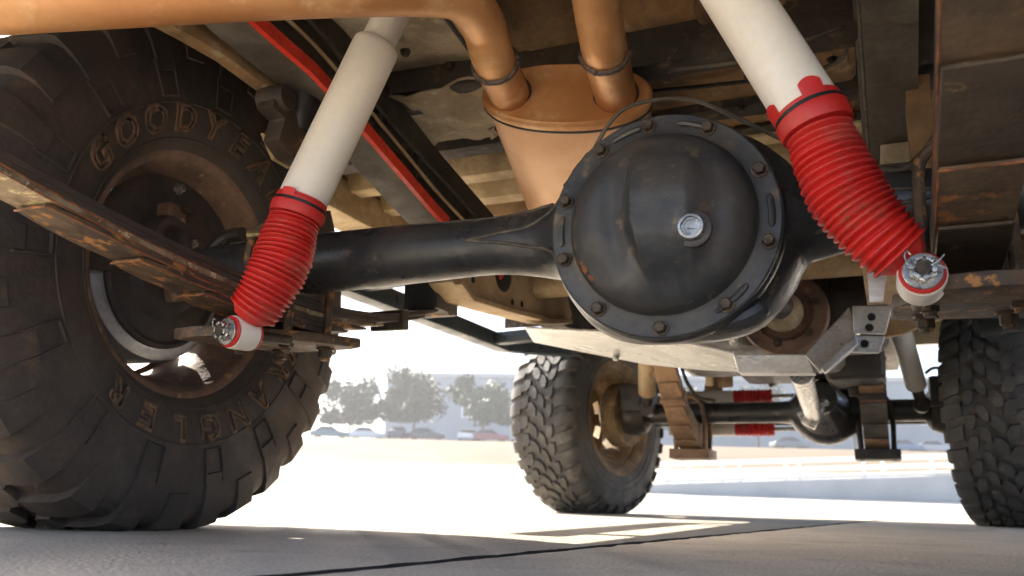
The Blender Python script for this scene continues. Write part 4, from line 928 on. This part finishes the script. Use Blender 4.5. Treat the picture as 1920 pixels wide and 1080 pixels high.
# ---------------------------------------------------------------- side steps and body
for s, lab in ((1, 'dark blue black left rock slider along the sill'), (-1, 'right rock slider along the sill')):
    e = group_part('rock_slider', (CX-s*.90, 2.5, .63), lab)
    fx = lambda x: x if s > 0 else 2*CX-x
    b = B(); b.beam([(fx(-1.34), 1.82, .628), (fx(-1.34), 3.02, .640), (fx(-1.14), 3.22, .645)], .06, .058); b.build('bar', 'slider', e, bevel=.006)
    for y in (1.98, 2.9):
        b = B(); b.beam([(fx(-1.32), y, .64), (fx(-.87), y, .66)], .045, .045); b.build('arm', 'slider', e, bevel=.004)
for X in (-1.27, 2*CX+1.27):
    b = B(); b.box((X, 2.42, .80), (.10, 1.52, .09)); b.build('sill', 'rib', truck, bevel=.006, label=('left' if X < CX else 'right') + ' dusty inner sill above the rock slider')
bd = group_part('body', (CX, 2.4, .8), 'truck body above the chassis')
def arch(yc, r, z0):
    return [(yc + r*math.cos(t), .44 + r*math.sin(t)) for t in lin(0, math.pi, 24) if .44 + r*math.sin(t) > z0]
def side_poly():
    z0 = .845; RA = .485; A = math.asin((z0-.44)/RA)
    pts = [(.39, 1.52), (.39, .62), (.60, .60), (.64, .845-.15)]
    for yc in (1.136, 3.83): pts += [(yc - RA*math.cos(t), .44 + RA*math.sin(t)) for t in lin(A, math.pi-A, 22)]
    return pts + [(4.42, z0+.03), (4.42, 1.22), (3.45, 1.28), (3.40, 1.52)]
for X in (-1.43, .604):
    b = B(); b.prism(side_poly(), (X, 0, 0), (0, 1, 0), (0, 0, 1), .02); b.build('side_panel', 'body', bd)
b = B(); b.box((CX, .40, 1.13), (2.03, .03, .76)); b.build('tailgate', 'body', bd, bevel=.004)
b = B(); b.box((CX, 4.41, 1.0), (2.03, .04, .40)); b.build('grille_panel', 'body', bd, bevel=.004)
b = B(); b.box((CX, 3.91, 1.27), (2.0, 1.02, .03)); b.build('hood', 'body', bd, bevel=.01)
b = B(); b.box((CX, 2.6, 2.05), (1.50, 1.5, .05)); b.build('roof', 'body', bd, bevel=.02)
for X in (-1.16, .354):
    for y0, y1 in ((1.88, 2.0), (3.28, 3.42)):
        b = B(); b.beam([(X, y1 if y0 > 3 else y0, 1.5), (X, (y0+y1)/2, 2.04)], .05, .06, up=(0, 1, 0)); b.build('pillar', 'body', bd)
b = B(); b.plate([(CX-.72, 3.40, 1.5), (CX+.72, 3.40, 1.5), (CX+.68, 3.33, 2.02), (CX-.68, 3.33, 2.02)], (0, .006, 0)); b.build('windscreen', 'glass', bd)
b = B(); b.box((CX, 1.90, 1.24), (2.0, .03, .60)); b.build('cab_back', 'body', bd)
for X0, X1 in ((-1.41, -.985), (.179, .603)):
    xm = (X0+X1)/2
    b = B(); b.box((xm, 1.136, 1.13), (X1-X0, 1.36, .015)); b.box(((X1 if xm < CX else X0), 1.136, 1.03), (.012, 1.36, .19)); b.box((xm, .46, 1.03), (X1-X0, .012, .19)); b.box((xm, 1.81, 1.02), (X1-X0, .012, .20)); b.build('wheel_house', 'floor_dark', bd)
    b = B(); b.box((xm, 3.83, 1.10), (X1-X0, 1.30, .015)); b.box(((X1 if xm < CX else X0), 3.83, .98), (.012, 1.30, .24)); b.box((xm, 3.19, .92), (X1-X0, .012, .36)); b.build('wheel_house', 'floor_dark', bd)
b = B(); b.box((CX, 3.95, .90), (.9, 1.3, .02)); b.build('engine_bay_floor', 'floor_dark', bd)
b = B(); b.box((CX, .33, .86), (1.70, .10, .14)); b.build('rear_bumper', 'slider', truck, bevel=.012, label='dark rear bumper across the tail')
b = B(); b.box((CX, 4.52, .92), (1.70, .12, .18)); b.build('front_bumper', 'slider', truck, bevel=.012, label='dark front bumper at the far end')

# ---------------------------------------------------------------- lines, clips and small hardware under the body
ln_ = group_part('brake_lines', (CX, 1.8, .8), 'thin brake and fuel lines clipped along the frame')
def line(pts, r, m='hose'):
    b = B(); b.tube(spline(pts, 6), r, 8); b.build('line', m, ln_)
line([(-.812, y, railz(y)+.05) for y in lin(.6, 2.2, 12)], .0035, 'frame_tan')
line([(-.814, y, railz(y)+.085+.008*math.sin(y*9)) for y in lin(.6, 2.2, 14)], .005, 'frame')
line([(.010, y, railz(y)+.045) for y in lin(.6, 2.2, 12)], .004, 'hose')
line([(.006, y, railz(y)+.10+.01*math.sin(y*7)) for y in lin(.6, 2.2, 14)], .005, 'frame')
line([(-.62, 1.1, .84), (-.60, 1.3, .80), (-.55, 1.45, .83), (-.30, 1.48, .82), (-.05, 1.45, .80), (.0, 1.3, .79)], .004, 'frame')
line([(-.28, 1.28, .755), (-.15, 1.27, .745), (-.05, 1.26, .76), (.0, 1.28, .78)], .004, 'hose')
for y in (.85, 1.15, 1.4, 1.65, 1.9):
    for X in (-.818, .013):
        b = B(); b.box((X, y, railz(y)+.066), (.012, .016, .05)); b.build('line_clip', 'bolt', ln_, bevel=.002)
for px, py, Z in ((760, 95, .855), (842, 120, .855), (905, 60, .855), (700, 110, .855), (1250, 140, .83), (1345, 95, .83), (1480, 150, .83), (1560, 110, .83), (1390, 200, .83), (1600, 215, .83)):
    b = B(); b.hexbolt(at(px, py, Z=Z-.008), (0, 0, -1), .0075, .010); b.build('floor_bolt', 'bolt', fl)
for k, (px, py) in enumerate(((1330, 55), (1480, 60), (1570, 65))):          # pressed swages of the tank
    b = B(); p = at(px, py, Z=.834); b.tube([p + V((0, -.10, 0)), p + V((0, -.08, -.003)), p + V((0, .10, -.003)), p + V((0, .12, 0))], [.004, .012, .012, .004], 8); b.build('swage', 'floor', tk)
# loose grit on the slab
gr = B(); rnd = random.Random(3)
for k in range(90):
    p = V((rnd.uniform(-1.1, .5), rnd.uniform(.5, 3.4), 0)); r = rnd.uniform(.0006, .0018)
    q = Matrix.Rotation(rnd.random()*6, 3, 'Z')
    vs = [p + q @ V((x*r*rnd.uniform(.7, 1.3), y*r*rnd.uniform(.7, 1.3), r*.4 + z*r*.6)) for x, y, z in ((1, 0, 0), (0, 1, 0), (-1, 0, 0), (0, -1, 0), (0, 0, 1), (0, 0, -1))]
    gr.add(vs, [(0, 1, 4), (1, 2, 4), (2, 3, 4), (3, 0, 4), (1, 0, 5), (2, 1, 5), (3, 2, 5), (0, 3, 5)])
tag(gr.build('grit', 'frame_tan', None), 'fine loose grit on the concrete', kind='stuff')

# ---------------------------------------------------------------- added scattering volume that imitates veiling glare
b = B(); b.box(land(100, 0, 10.5), (1500, 1500, 23.5)); o = b.build('glare_veil', None); o['kind'] = 'stuff'; o['label'] = 'thin added veil in place of lens glare'
m = bpy.data.materials.new('glare_veil'); m.use_nodes = True; n = m.node_tree; n.nodes.clear()
oo = n.nodes.new('ShaderNodeOutputMaterial'); pv = n.nodes.new('ShaderNodeVolumePrincipled'); pv.inputs['Density'].default_value = .0011; pv.inputs['Color'].default_value = (.92, .94, .96, 1); pv.inputs['Anisotropy'].default_value = .3
n.links.new(pv.outputs[0], oo.inputs['Volume']); o.data.materials.append(m)
